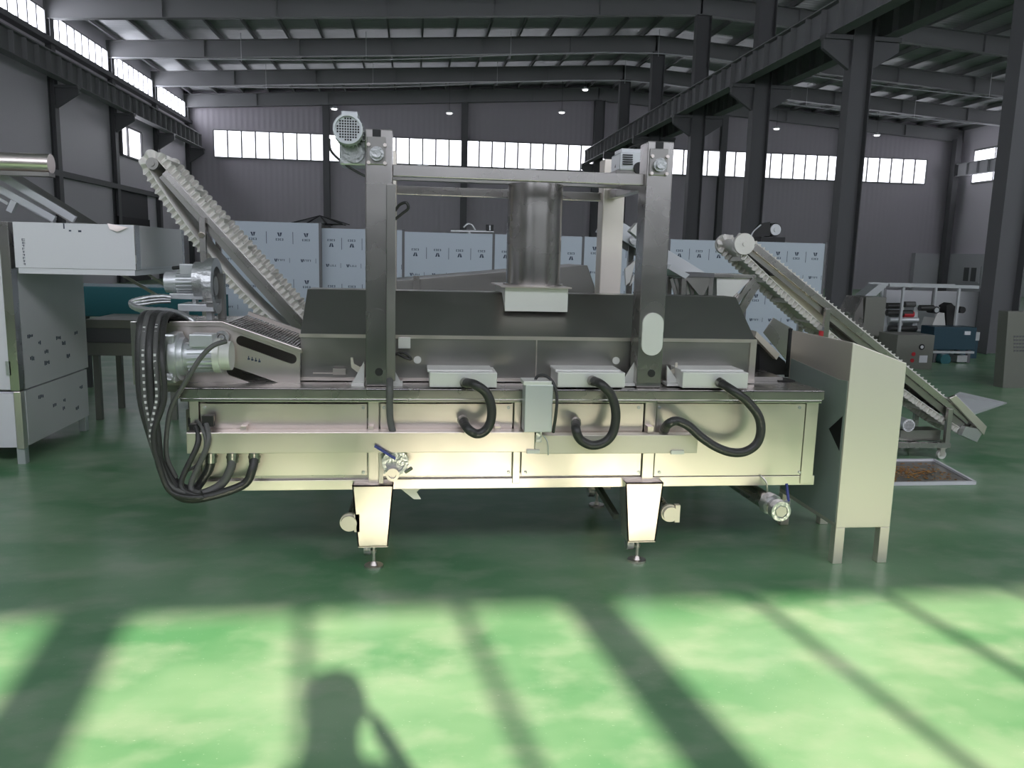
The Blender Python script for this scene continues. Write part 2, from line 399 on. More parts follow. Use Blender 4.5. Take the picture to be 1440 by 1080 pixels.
for a, b in ((268, 281), (518, 533), (722, 732), (905, 921), (1130, 1147)):
    MB().fb(a, 564, b, 680, 3.83, .02).build('upright', 'steel_b', FR, .002)
for a, b in ((283, 516), (535, 720), (734, 903), (922, 1129)):
    p = MB().fb(a, 568, b, 669, 3.832, .012)
    for sx, sy in ((a+5, 573), (b-5, 573), (a+5, 664), (b-5, 664)):
        q = P(sx, sy, 3.832); p.cur = 1; p.cyl(q, q+V((0,-.007,0)), .008, 8)
    p.build('panel', ['steel_b', 'cast'], FR, .0015)
# hood
hx0, hx1 = -.551, 1.785
zz = (.915, 1.140, 1.350)
h = MB()
prof = [(4.02, zz[0]), (4.02, zz[1]), (4.32, zz[2]), (4.50, zz[2]), (4.80, zz[1]), (4.80, zz[0])]
h.prism([(hx0, y, z) for y, z in prof], (hx1-hx0, 0, 0))
h.build('hood', 'steel_d', FR, .003)
MB().box(hx0-.004, hx1+.004, 4.012, 4.02, 1.128, 1.146).box(.618, .624, 4.014, 4.02, .93, 1.13).box(hx1-.03, hx1+.004, 4.012, 4.02, .92, 1.13).box(hx0-.004, hx1+.004, 4.008, 4.02, .915, .93).build('hood_edge', 'steel_b', FR)
for px, py in ((587, 506), (866, 507)):
    q = P(px, py, 4.02); MB().cyl(q, q-V((0,.006,0)), .019, 20).build('sight_port', 'matte_plate', FR)
q = P(400+90, 524, 4.0)
MB().fb(440, 524, 470, 526, 4.0, .01).fb(468, 519, 486, 527, 3.985, .02).build('latch', 'steel_b', FR)
MB().fb(560, 475, 577, 490, 4.0, .02).build('hinge_plate', 'matte_plate', FR)
# junction boxes on hood front
for a, b, y0, y1 in ((604, 699, 524, 545), (784, 879, 524, 545), (960, 1052, 524, 546)):
    MB().fb(a, y0, b, y1, 3.82, .2).fb(a-3, y0-4, b-6, y0, 3.86, .16).build('junction_box', 'matte_plate', FR, .003)
# flue
fx = MB().prism([(.470, 4.16, 1.262), (.470, 4.16, 1.385), (.470, 4.66, 1.385), (.470, 4.66, 1.30), (.470, 4.5, 1.35), (.470, 4.32, 1.35)], (.332, 0, 0))
fx.build('flue_box', 'matte_plate', FR, .002)
MB().box(.445, .815, 4.13, 4.69, 1.385, 1.392).build('flue_flange', 'steel_b', FR)
MB().cyl((.652, 4.42, 1.392), (.652, 4.42, 1.93), .149, 48).ring((.652, 4.42, 1.392), (.652, 4.42, 1.40), .165, .14, 40).build('flue_pipe', 'steel', FR)
# lifting towers
def tower(x0, x1, y0, y1, top, front):
    t = MB().box(x0, x1, y0, y1, .911, top)
    o = t.build('tower', 'steel' if front else 'satin', FR, .006)
    xm = (x0+x1)/2
    if front:
        z = top-.085
        p = MB().box(x0+.008, x1-.03, y0-.008, y0-.0005, top-.16, top-.035)
        p.build('bearing_plate', 'steel_d', o, .004)
        c = V((xm-.008, y0-.008, top-.112))
        MB().cyl(c, c-V((0,.02,0)), .032, 24).cyl(c-V((0,.02,0)), c-V((0,.034,0)), .021, 20).build('bearing', 'cast', o)
        for sx in (-1, 1):
            for sz in (-1, 1):
                q = c+V((sx*.037, 0, sz*.040)); MB().cyl(q, q-V((0,.012,0)), .009, 6).build('bolt', 'steel_b', o)
        MB().box(xm-.028, xm+.010, y0-.004, y0-.0005, top-.045, top-.003).build('chain_opening', 'black', o)
    return o
tl = tower(-.225, -.101, 3.86, 4.0, 2.105, True)
trr = tower(1.107, 1.235, 3.86, 4.0, 2.105, True)
rr = tower(1.105, 1.235, 4.75, 4.88, 2.12, False)
rl = tower(-.225, -.101, 4.75, 4.88, 2.12, False)
# cable channel beside left tower, vertical edges
MB().box(-.128, -.085, 3.842, 3.859, .94, 1.86).build('cable_channel', 'steel_d', tl, .004)
def stadium(xc, z0, z1, r, y, d, m=14):
    pts = [(xc+r*cos(pi*k/m), y, z1-r+r*sin(pi*k/m)) for k in range(m+1)]+[(xc-r*cos(pi*k/m), y, z0+r-r*sin(pi*k/m)) for k in range(m+1)]
    return MB().prism(pts, (0, d, 0))
a, b = P(919, 440, 3.85), P(919, 500, 3.85)
stadium(a.x+.001, b.z, a.z, .053, 3.848, .011).build('oval_cover', 'matte_plate', trr)
a, b = P(531, 434, 3.85), P(531, 496, 3.85)
stadium(a.x-.002, b.z, a.z, .045, 3.853, .006).build('oval_cover', 'steel', tl)
for (px, py, o) in ((533, 523, tl), (916, 525, trr)):
    q = P(px, py, 3.86); MB().cyl(q, q-V((0,.003,0)), .019, 20).build('round_hole', 'black', o)
for px0, px1, py in ((553, 566, 518), (494, 512, 508), (872, 893, 508), (938, 957, 514)):
    # foot gussets
    s_ = 1 if px0 in (553, 938) else -1
    xa, xb = (px0, px1) if s_ > 0 else (px1, px0)
    MB().fp([(xa, 541), (xa, py), (xb, 541)], 3.92, .006).fp([(min(xa, xb), 539), (max(xa, xb), 539), (max(xa, xb), 543), (min(xa, xb), 543)], 3.88, .08).build('gusset', 'matte_plate', FR)
for pts in ([(493, 503), (496, 503), (498, 512), (506, 516), (513, 512), (513, 541), (508, 541), (503, 524), (494, 517)], [(953, 510), (950, 510), (949, 518), (941, 522), (937, 520), (937, 533), (941, 532), (953, 521)]):
    MB().fp(pts, 3.95, .008).build('hook_bracket', 'cream', FR)
# cross bars
def zfit(px, py, Y): return P(px, py, Y).z
MB().box(-.10, 1.107, 3.905, 3.955, 1.902, 1.955).build('crossbar', 'steel', FR, .003)
MB().box(-.101, 1.105, 4.79, 4.84, 1.880, 1.930).build('crossbar', 'steel', FR, .003)
MB().box(1.13, 1.18, 4.0, 4.75, 1.89, 1.945).build('side_bar', 'steel', FR, .003)
MB().box(-.175, -.125, 4.0, 4.75, 1.89, 1.945).build('side_bar', 'steel', FR, .003)
MB().cyl((-.16, 4.45, 1.985), (1.17, 4.45, 1.985), .017, 14).build('drive_shaft', 'steel_d', FR)
for px in (595, 745):
    q = P(px, 228, 4.45); MB().box(q.x-.03, q.x+.03, 4.42, 4.48, 1.955, 2.012).build('shaft_bearing', 'cast', FR)
MB().box(-.16, 1.17, 4.42, 4.48, 1.93, 1.955).build('shaft_beam', 'steel_d', FR)
# gear motor at top of left tower
c = P(489, 181, 3.80)
gm = MB().cyl(c+V((0,.03,0)), c+V((0,.26,0)), .060, 28)
for k in range(24):
    a = 2*pi*k/24; gm.bar(c+V((cos(a)*.064, .06, sin(a)*.064)), c+V((cos(a)*.064, .24, sin(a)*.064)), .003, .012, (cos(a), 0, sin(a)))
gmo = gm.build('gear_motor', 'silver', FR)
fc = MB().ring(c+V((0,0,0)), c+V((0,.07,0)), .066, .056, 32).cyl(c+V((0,.014,0)), c+V((0,.02,0)), .058, 28)
fc.build('fan_cover', 'silver', gmo)
g = MB()
for i in range(-4, 5):
    for j in range(-4, 5):
        if i*i+j*j < 19: g.box(c.x+i*.0115-.0038, c.x+i*.0115+.0038, c.y+.012, c.y+.0138, c.z+j*.0115-.0038, c.z+j*.0115+.0038)
g.build('fan_grille', 'black', gmo)
MB().box(c.x-.035, c.x+.04, c.y+.07, c.y+.20, c.z+.055, c.z+.088).build('terminal_box', 'silver', gmo, .004)
MB().box(c.x-.05, c.x+.085, c.y+.14, c.y+.30, c.z-.145, c.z-.03).cyl((c.x+.02, c.y+.12, c.z-.09), (c.x+.02, c.y+.16, c.z-.09), .045, 20).build('gearbox', 'cast', gmo, .008)
MB().tube([P(463, 195, 3.95), P(466, 213, 3.95), P(488, 233, 3.95), P(514, 248, 3.93)], .006, n=8).build('motor_cable', 'rubber', gmo)
# motor at rear right tower
o = MB().fb(872, 214, 906, 240, 4.3, .20).build('gear_motor', 'silver', FR, .008)
MB().fb(874, 209, 904, 215, 4.32, .15).build('terminal_box', 'silver', o, .003)
q = P(899, 236, 4.29); MB().cyl(q, q+V((0,.02,0)), .030, 20).build('motor_flange', 'black', o)
for k in range(5):
    MB().fb(876, 217+k*3.2, 890, 218.5+k*3.2, 4.292, .008).build('label_plate', 'black', o)
MB().tube([P(866, 236, 4.4), P(872, 218, 4.4), P(888, 207, 4.4), P(905, 203, 4.3)], .007, n=8).build('motor_cable', 'rubber', o)
MB().fb(866, 240, 908, 250, 4.3, .35).build('motor_bracket', 'steel_d', FR)
# cables at left tower
MB().tube([P(556, 308, 3.99), P(566, 300, 3.98), P(574, 293, 3.97), P(571, 285, 3.97), P(562, 288, 3.98), P(556, 296, 4.0)], .007, n=8).build('cable', 'rubber', FR)
MB().tube([P(553, 500, 3.98), P(562, 496, 3.97), P(572, 498, 3.96), P(578, 505, 3.96), P(570, 503, 3.96), P(560, 498, 3.97)], .007, n=8).build('cable', 'rubber', FR)
# conduit from channel down to tray
MB().tube([P(548, 535, 3.835), P(548, 548, 3.785), P(548, 570, 3.785), P(549, 592, 3.785), P(553, 609, 3.775)], .0165, n=12).build('conduit', 'rubber_g', FR)
# cable trays
MB().fb(262, 608, 752, 637, 3.745, .08).build('cable_tray', 'steel_b', FR, .003)
MB().fb(752, 612, 981, 638, 3.748, .07).build('cable_tray', 'cream', FR, .003)
for px in (342, 521, 700, 915): 
    MB().fb(px-4, 600, px+4, 609, 3.78, .05).build('tray_bracket', 'steel_b', FR)
for px, py in ((750, 636), (953, 637)): MB().fb(px-9, py-3, px+9, py+2, 3.735, .012).build('tray_clip', 'matte_plate', FR)
MB().fb(262, 576, 268, 608, 3.9, .1).build('end_bracket', 'steel_d', FR)
# control box hung on the table edge
bx = MB().fb(738, 541, 777, 608, 3.70, .10).build('control_box', 'silver', FR, .004)
MB().fb(736, 536, 776, 542, 3.70, .11).build('box_lid', 'matte_plate', bx, .003)
MB().tube([P(752, 537, 3.75), P(756, 529, 3.75), P(766, 528, 3.74), P(777, 537, 3.72), P(783, 556, 3.70), P(782, 580, 3.69), P(778, 608, 3.72)], .0075, n=8).build('cable', 'rubber', bx)
MB().fb(754, 608, 762, 622, 3.735, .01).tube([P(764, 612, 3.73), P(770, 622, 3.72), P(771, 640, 3.72)], .003, n=6).build('limit_switch', 'cast', bx)
# jumper hoses
for pts in ([(653, 538), (668, 541), (684, 553), (691, 572), (690, 592), (682, 606), (670, 610), (658, 603), (650, 590)],
            [(832, 535), (846, 541), (860, 557), (866, 582), (862, 608), (850, 622), (832, 626), (816, 618), (810, 604), (810, 593)],
            [(1011, 537), (1030, 549), (1050, 564), (1066, 584), (1070, 605), (1064, 624), (1048, 635), (1028, 636), (1006, 628), (985, 614), (968, 599), (952, 592), (940, 596), (933, 606)]):
    n = len(pts); p3 = []
    for k, (px, py) in enumerate(pts):
        yy = 3.70 if 0 < k < n-1 else 3.80
        p3.append(P(px, py, yy))
    hs = MB().tube(p3, .0225, n=14, sub=8)
    ho = hs.build('hose', 'rubber', FR)
    MB().cyl(p3[0], p3[0]+(p3[1]-p3[0])*.25, .025, 16).cyl(p3[-1], p3[-1]+(p3[-2]-p3[-1])*.25, .025, 16).build('hose_fitting', 'steel_d', ho)
# tray fittings + hose bundle
for i, (px, tx) in enumerate(((297, 196), (327, 203), (358, 211), (290, 219), (276, 228))):
    yb2 = 3.77-.02*i
    bot = 697+4*(i % 3)
    pts = [P(px, 640, 3.765), P(px-3, 660, yb2), P(px-18 if i < 3 else px-22, 683, yb2), P(272+i*3, bot-6+i, yb2-.03), P(250-2*i, bot-16+i*2, yb2-.03), P(228-i, 655, yb2-.03), P(212+(i % 3)*4, 610, yb2-.02), P(tx+3, 560, yb2), P(tx, 500, 3.8-.02*i), P(tx+2, 460, 3.84), P(tx+8, 443, 3.92), P(tx+20, 444, 4.1), P(tx+40, 452, 4.35)]
    if i >= 3: pts[0] = P(px, 596 if i == 3 else 600, 3.775); pts[1] = P(px+2 if i == 4 else px+2, 625, 3.73)
    o = MB().tube(pts, .0205 if i < 3 else .013, n=12, sub=6, ridge=.0).build('hose', 'rubber_g' if i % 2 else 'rubber', FR)
    if i < 3:
        MB().cyl(P(px, 636, 3.765), P(px, 650, 3.765), .026, 18).cyl(P(px, 641, 3.765), P(px, 644, 3.765), .029, 18).build('hose_fitting', 'steel_d', o)
    if i in (1, 3):
        sp = MB(); 
        for q in range(26):
            t = 5.3+q*.16; j = int(t); a = pts[j]+(pts[j+1]-pts[j])*(t-j); a = a+V((0, -(.0205 if i < 3 else .013)-.001, 0))
            sp.box(a.x-.005, a.x+.005, a.y-.003, a.y+.005, a.z-.004, a.z+.007)
        sp.build('spiral_wrap', 'film_g', o)
MB().fb(284, 585, 300, 600, 3.77, .03).build('cable_gland', 'black', FR)
MB().tube([P(262, 662, 3.77), P(276, 655, 3.76), P(286, 640, 3.735), P(289, 618, 3.73), P(282, 598, 3.76), P(276, 592, 3.80)], .008, n=8).build('cable', 'rubber_g', FR)
MB().fb(266, 597, 276, 608, 3.79, .03).fb(264, 588, 268, 600, 3.83, .03).build('cable_gland', 'black', FR)
MB().tube([P(318, 480, 3.78), P(300, 486, 3.74), P(283, 502, 3.73), P(268, 525, 3.72), P(256, 545, 3.73), P(243, 568, 3.74), P(236, 595, 3.74), P(234, 640, 3.74), P(248, 672, 3.74)], .011, n=10).build('cable', 'rubber_g', FR)
# chute (feed section) at left end with slotted side plate
side = MB().fp([(190, 455), (312, 455), (422, 494), (422, 542), (190, 542)], 3.97, .008)
so = side.build('side_plate', 'steel_b', FR)
cc = MB()
def slot(xa, ya, xb, yb, r):
    a = atan2(yb-ya, xb-xa); pts = []
    for k in range(9): t = a-pi/2+pi*k/8; pts.append((xb+r*cos(t), yb+r*sin(t)))
    for k in range(9): t = a+pi/2+pi*k/8; pts.append((xa+r*cos(t), ya+r*sin(t)))
    return pts
cc.prism([P(x, y, 3.94) for x, y in slot(337, 480, 409, 506, 7)], (0, .08, 0))
cut(so, cc)
cc = MB().prism([P(x, y, 3.94) for x, y in slot(323, 523, 386, 545, 6.5)], (0, .08, 0)); cut(so, cc)
MB().fp([(238, 452), (312, 452), (424, 491), (424, 497), (311, 459), (238, 459)], 3.955, .03).build('side_rail', 'steel_b', FR, .002)
MB().fp([(190, 455), (312, 455), (422, 494), (422, 542), (190, 542)], 4.60, .008).build('side_plate', 'steel_d', FR)
a0, a1, a2 = P(190, 456, 3.985), P(312, 456, 3.985), P(422, 495, 3.985)
mesh = MB().prism([a0-V((0,0,.02)), a1-V((0,0,.02)), a2-V((0,0,.02)), a2-V((0,0,.008)), a1-V((0,0,.008)), a0-V((0,0,.008))], (0, .61, 0))
n = 26
for k in range(n):
    t = k/n; q = a1+(a2-a1)*t; q.z -= .005; mesh.box(q.x-.003, q.x+.003, 3.985, 4.59, q.z-.004, q.z+.003)
mesh.build('mesh_belt', 'steel', FR)
MB().bar(P(312, 455, 3.975)+V((0,.63,.004)), P(422, 494, 3.975)+V((0,.63,.004)), .03, .02).build('side_rail', 'steel_b', FR)
MB().fb(185, 452, 194, 541, 3.93, .06).build('end_post', 'steel', FR, .003)
MB().box(P(190, 540, 3.97).x, X0-.03, 3.98, 4.6, .86, .90).build('end_shelf', 'steel_d', FR)
pr = MB()
for k in range(4):
    q = P(350+k*5, 503+k*1.2, 3.97); pr.box(q.x-.006, q.x+.005, 3.9685, 3.9698, q.z-.01, q.z-.002).box(q.x-.003, q.x+.001, 3.9685, 3.9698, q.z-.002, q.z+.008)
pr.build('printed_mark', 'ink', FR)
# lower gear motor
yc = 3.88
c = P(280, 501, yc); r_ = .083
gm = MB().cyl(P(262, 501, yc), P(312, 500, yc), .066, 28)
for k in range(20):
    a = 2*pi*k/20; aa = P(268, 501, yc)+V((0, cos(a)*.07, sin(a)*.07)); bb = P(306, 500, yc)+V((0, cos(a)*.07, sin(a)*.07)); gm.bar(aa, bb, .004, .014, (0, cos(a), sin(a)))
go = gm.build('gear_motor', 'silver', FR)
MB().cyl(P(303, 500, yc), P(312, 500, yc), .082, 24).cyl(P(312, 500, yc), P(326, 500, yc), .068, 28).build('fan_cover', 'matte_plate', go)
MB().cyl(P(245, 501, yc), P(255, 501, yc), .112, 32).cyl(P(255, 501, yc), P(262, 501, yc), .088, 28).build('motor_flange', 'silver', go)
MB().fb(231, 470, 246, 539, 3.79, .16).cyl(P(238, 530, 3.80), P(238, 530, 3.78), .016, 10).build('gearbox', 'cast', go, .008)
MB().box(P(272, 480, yc).x, P(304, 480, yc).x, yc-.075, yc+.02, P(280, 486, yc).z, P(280, 468, yc).z).build('terminal_box', 'silver', go, .004)
q = P(313, 474, 3.955); MB().ring(q, q-V((0,.02,0)), .032, .018, 24).cyl(q, q-V((0,.025,0)), .014, 14).build('shaft_bearing', 'cast', FR)
# upper pump motor
yc = 4.38
gm = MB().cyl(P(249, 397, yc), P(278, 397, yc), .052, 28)
for k in range(20):
    a = 2*pi*k/20; aa = P(251, 397, yc)+V((0, cos(a)*.056, sin(a)*.056)); bb = P(276, 397, yc)+V((0, cos(a)*.056, sin(a)*.056)); gm.bar(aa, bb, .004, .014, (0, cos(a), sin(a)))
go = gm.build('pump_motor', 'silver', FR)
MB().cyl(P(234, 397, yc), P(249, 397, yc), .053, 28).build('fan_cover', 'silver', go)
MB().cyl(P(276, 395, yc), P(292, 395, yc), .098, 32).cyl(P(292, 400, yc), P(297, 400, yc), .13, 32).build('motor_flange', 'cast', go)
q = P(300, 402, yc)
MB().ring(P(296, 402, yc), P(306, 402, yc), .145, .10, 32).cyl(P(296, 402, yc), P(304, 402, yc), .05, 20).build('pump_casing', 'cast', go)
MB().box(P(256, 380, yc).x, P(278, 380, yc).x, yc-.05, yc+.05, P(260, 386, yc).z, P(260, 371, yc).z).build('terminal_box', 'silver', go, .004)
MB().cyl(P(243, 377, yc), P(262, 375, yc-.02), .009, 8).build('cable_gland', 'black', go)
MB().fb(238, 413, 292, 421, 4.32, .14).fb(250, 428, 300, 438, 4.28, .20).fb(270, 420, 276, 429, 4.35, .05).fb(254, 438, 262, 456, 4.35, .06).fb(290, 438, 298, 456, 4.35, .06).build('motor_base', 'silver', FR, .003)
MB().fb(306, 385, 315, 452, 4.45, .05).build('pump_bracket', 'steel_d', FR)
for k in range(3):
    MB().tube([P(240, 418+k*3, 4.30), P(222, 417+k*4, 4.28), P(200, 420+k*4, 4.25), P(184, 426+k*2, 4.25), P(200, 434+k*2, 4.2), P(238, 437+k*3, 4.1), P(262, 445, 4.0), P(276, 456, 3.98)], .012-.002*k, n=10, sub=8, ridge=.14).build('steel_conduit', 'cast', FR)
# legs
def leg(xc, front):
    yf = 3.79 if front else 4.72
    hw0, hw1 = .098, .072
    zt, zb_ = .440, .132
    l = MB()
    for (ya_, yb_) in ((yf, yf+.006),):
        l.prism([(xc-hw0, ya_, zt), (xc-hw1, ya_, zb_), (xc+hw1, ya_, zb_), (xc+hw0, ya_, zt)], (0, yb_-ya_, 0))
    for s_ in (-1, 1):
        l.prism([(xc+s_*hw0, yf, zt), (xc+s_*hw1, yf, zb_), (xc+s_*hw1, yf+.13, zb_), (xc+s_*hw0, yf+.13, zt)], (-s_*.006, 0, 0))
    l.box(xc-hw1, xc+hw1, yf, yf+.13, zb_-.004, zb_+.004)
    l.box(xc-hw0, xc+hw0, yf, yf+.13, zt-.006, zt)
    lo = l.build('leg', 'steel_b', FR)
    cy = yf+.07
    MB().cyl((xc, cy, .012), (xc, cy, zb_), .009, 12).cyl((xc, cy, .075), (xc, cy, .09), .016, 6).build('threaded_rod', 'steel_b', lo)
    MB().cyl((xc, cy, 0), (xc, cy, .012), .047, 24).cyl((xc, cy, .012), (xc, cy, .03), .02, 14, r2=.012).build('foot_pad', 'steel_b', lo)
    MB().cyl((xc-.05, cy+.04, .085), (xc-.015, cy+.04, .085), .035, 16).box(xc-.045, xc+.04, cy+.02, cy+.06, .10, zb_).build('caster', 'cast', lo)
    return lo
leg(-.190, True); leg(1.155, True); leg(-.190, False); leg(1.155, False)
MB().bar((.98, 4.75, .40), (1.10, 4.1, .16), .03, .03).build('brace', 'olive', FR)
# drain pipes
for (ax, ay), (bx_, by) in (((508, 690), (491, 735)), ((922, 690), (942, 722))):
    a = P(ax, ay, 4.5); b = P(bx_, by, 3.80)
    MB().cyl(b, V((b.x+(.04 if ax > 600 else .04), 4.7, .33)), .020, 18).build('drain_pipe', 'steel', FR)
    MB().cyl(b-V((0,.02,0)), b+V((0,.012,0)), .038, 24).ring(b, b+V((0,.02,0)), .045, .036, 24).box(b.x+.025, b.x+.05, b.y-.01, b.y+.02, b.z-.045, b.z+.045).build('pipe_clamp', 'cream', FR)
b = P(1098, 719, 3.66)
a = V((b.x-.18, 4.6, .40)); 
MB().cyl(b+V((0,.04,0)), V((b.x-.12, 4.55, .385)), .045, 24).build('drain_pipe', 'steel', FR)
vo = MB().cyl(b, b+V((-.004,.035,.003)), .052, 24).cyl(b+V((-.012,.07,.01)), b+V((-.02,.11,.015)), .056, 8).ring(b-V((0,.006,0)), b+V((0,.03,0)), .050, .034, 24).build('ball_valve', 'cast', FR)
MB().cyl(b-V((0,.008,0)), b, .03, 6).build('valve_plug', 'cream', vo)
q = P(1109, 705, 3.68)
MB().bar(q, P(1106, 680, 3.70), .014, .006).build('valve_handle', 'handle', vo)
MB().cyl(b+V((.0,.06,.0)), q, .012, 10).build('valve_stem', 'cast', vo)
MB().tube([P(1070, 669, 3.82), P(1078, 680, 3.80), P(1079, 702, 3.80)], .005, n=8).build('pipe_hanger', 'steel_b', FR)
MB().box(1.30, 1.95, 4.2, 4.7, .34, .405).build('sump', 'steel', FR)
# butterfly drain valve on front
c = P(556, 650, 3.76)
vo = MB().cyl(c, c+V((0,.07,0)), .056, 28).ring(c-V((0,.012,0)), c+V((0,.02,0)), .063, .045, 28).build('drain_valve', 'cast', FR)
q = P(552, 668, 3.72); MB().ring(q, q+V((0,.06,0)), .031, .018, 24).cyl(q+V((0,.01,0)), q+V((0,.05,0)), .018, 18).build('valve_outlet', 'steel_b', vo)
MB().bar(P(527, 627, 3.73), P(556, 645, 3.73), .008, .012).build('valve_handle', 'handle', vo)
MB().cyl(P(570, 664, 3.75), P(579, 658, 3.74), .009, 8).build('valve_bolt', 'steel_d', vo)
MB().fb(533, 637, 539, 680, 3.80, .03).build('valve_bracket', 'steel', FR)
MB().fp([(563, 687), (582, 702), (592, 702), (586, 692), (591, 687)], 3.9, .006).build('hook_bracket', 'matte_plate', FR)
# right end discharge inclined frame sitting on table
rp = MB().prism([P(1064, 466, 4.45), P(1097, 498, 4.45), P(1092, 506, 4.45), P(1062, 474, 4.45)], (0, .35, 0))
rp.build('discharge_rail', 'cream', FR)
MB().prism([P(1068, 480, 4.5), P(1068, 527, 4.5), P(1108, 527, 4.5), P(1104, 508, 4.5)], (0, .22, 0)).build('discharge_drive', 'black', FR)
MB().box(1.80, 1.99, 4.1, 4.7, .911, .935).build('discharge_tray', 'steel', FR)
MB().fb(1095, 535, 1118, 541, 4.09, .1).build('tray_opening', 'black', FR)
MB().prism([P(1074, 468, 4.85), P(1088, 447, 4.85), P(1114, 462, 4.85), P(1110, 512, 4.85)], (0, .01, 0)).build('guard_plate', 'steel', FR)
MB().bar(P(1112, 462, 4.6), P(1106, 530, 4.6), .018, .018, (0,1,0)).build('guard_post', 'black', FR)

# =========================================================== SIDE CABINET
xa, xb, ya, yb = 2.178, 2.478, 3.76, 4.42
CB = thing('control_cabinet', 'tall narrow stainless cabinet with sloping top standing on legs at fryer right end', 'cabinet', ((xa+xb)/2, (ya+yb)/2, 0))
b = MB().prism([(xa, ya, .195), (xb, ya, .195), (xb, ya, 1.06), (xa, ya, 1.163)], (0, yb-ya, 0)).build('body', 'satin', CB, .004)
MB().prism([(xa-.002, ya+.012, .22), (xa-.002, yb-.02, .22), (xa-.002, yb-.02, 1.0), (xa-.002, ya+.10, .96), (xa-.002, ya+.012, .965)], (.0018, 0, 0)).build('side_film', 'film_green', b)
MB().box(xa-.004, xa-.0023, yb-.10, yb-.05, .62, .80).build('printed_sticker', 'ink', b)
MB().prism([(xa-.004, ya+.03, .60), (xa-.004, ya+.03, .78), (xa-.004, ya+.15, .69)], (.0017, 0, 0)).build('painted_reflection', 'black', b)  # dark reflection in the side, painted as a flat black triangle
for sx in (xa, xb-.052):
    for sy in (ya, yb-.05): MB().box(sx, sx+.052, sy, sy+.05, 0, .196).build('leg', 'satin', CB, .003)

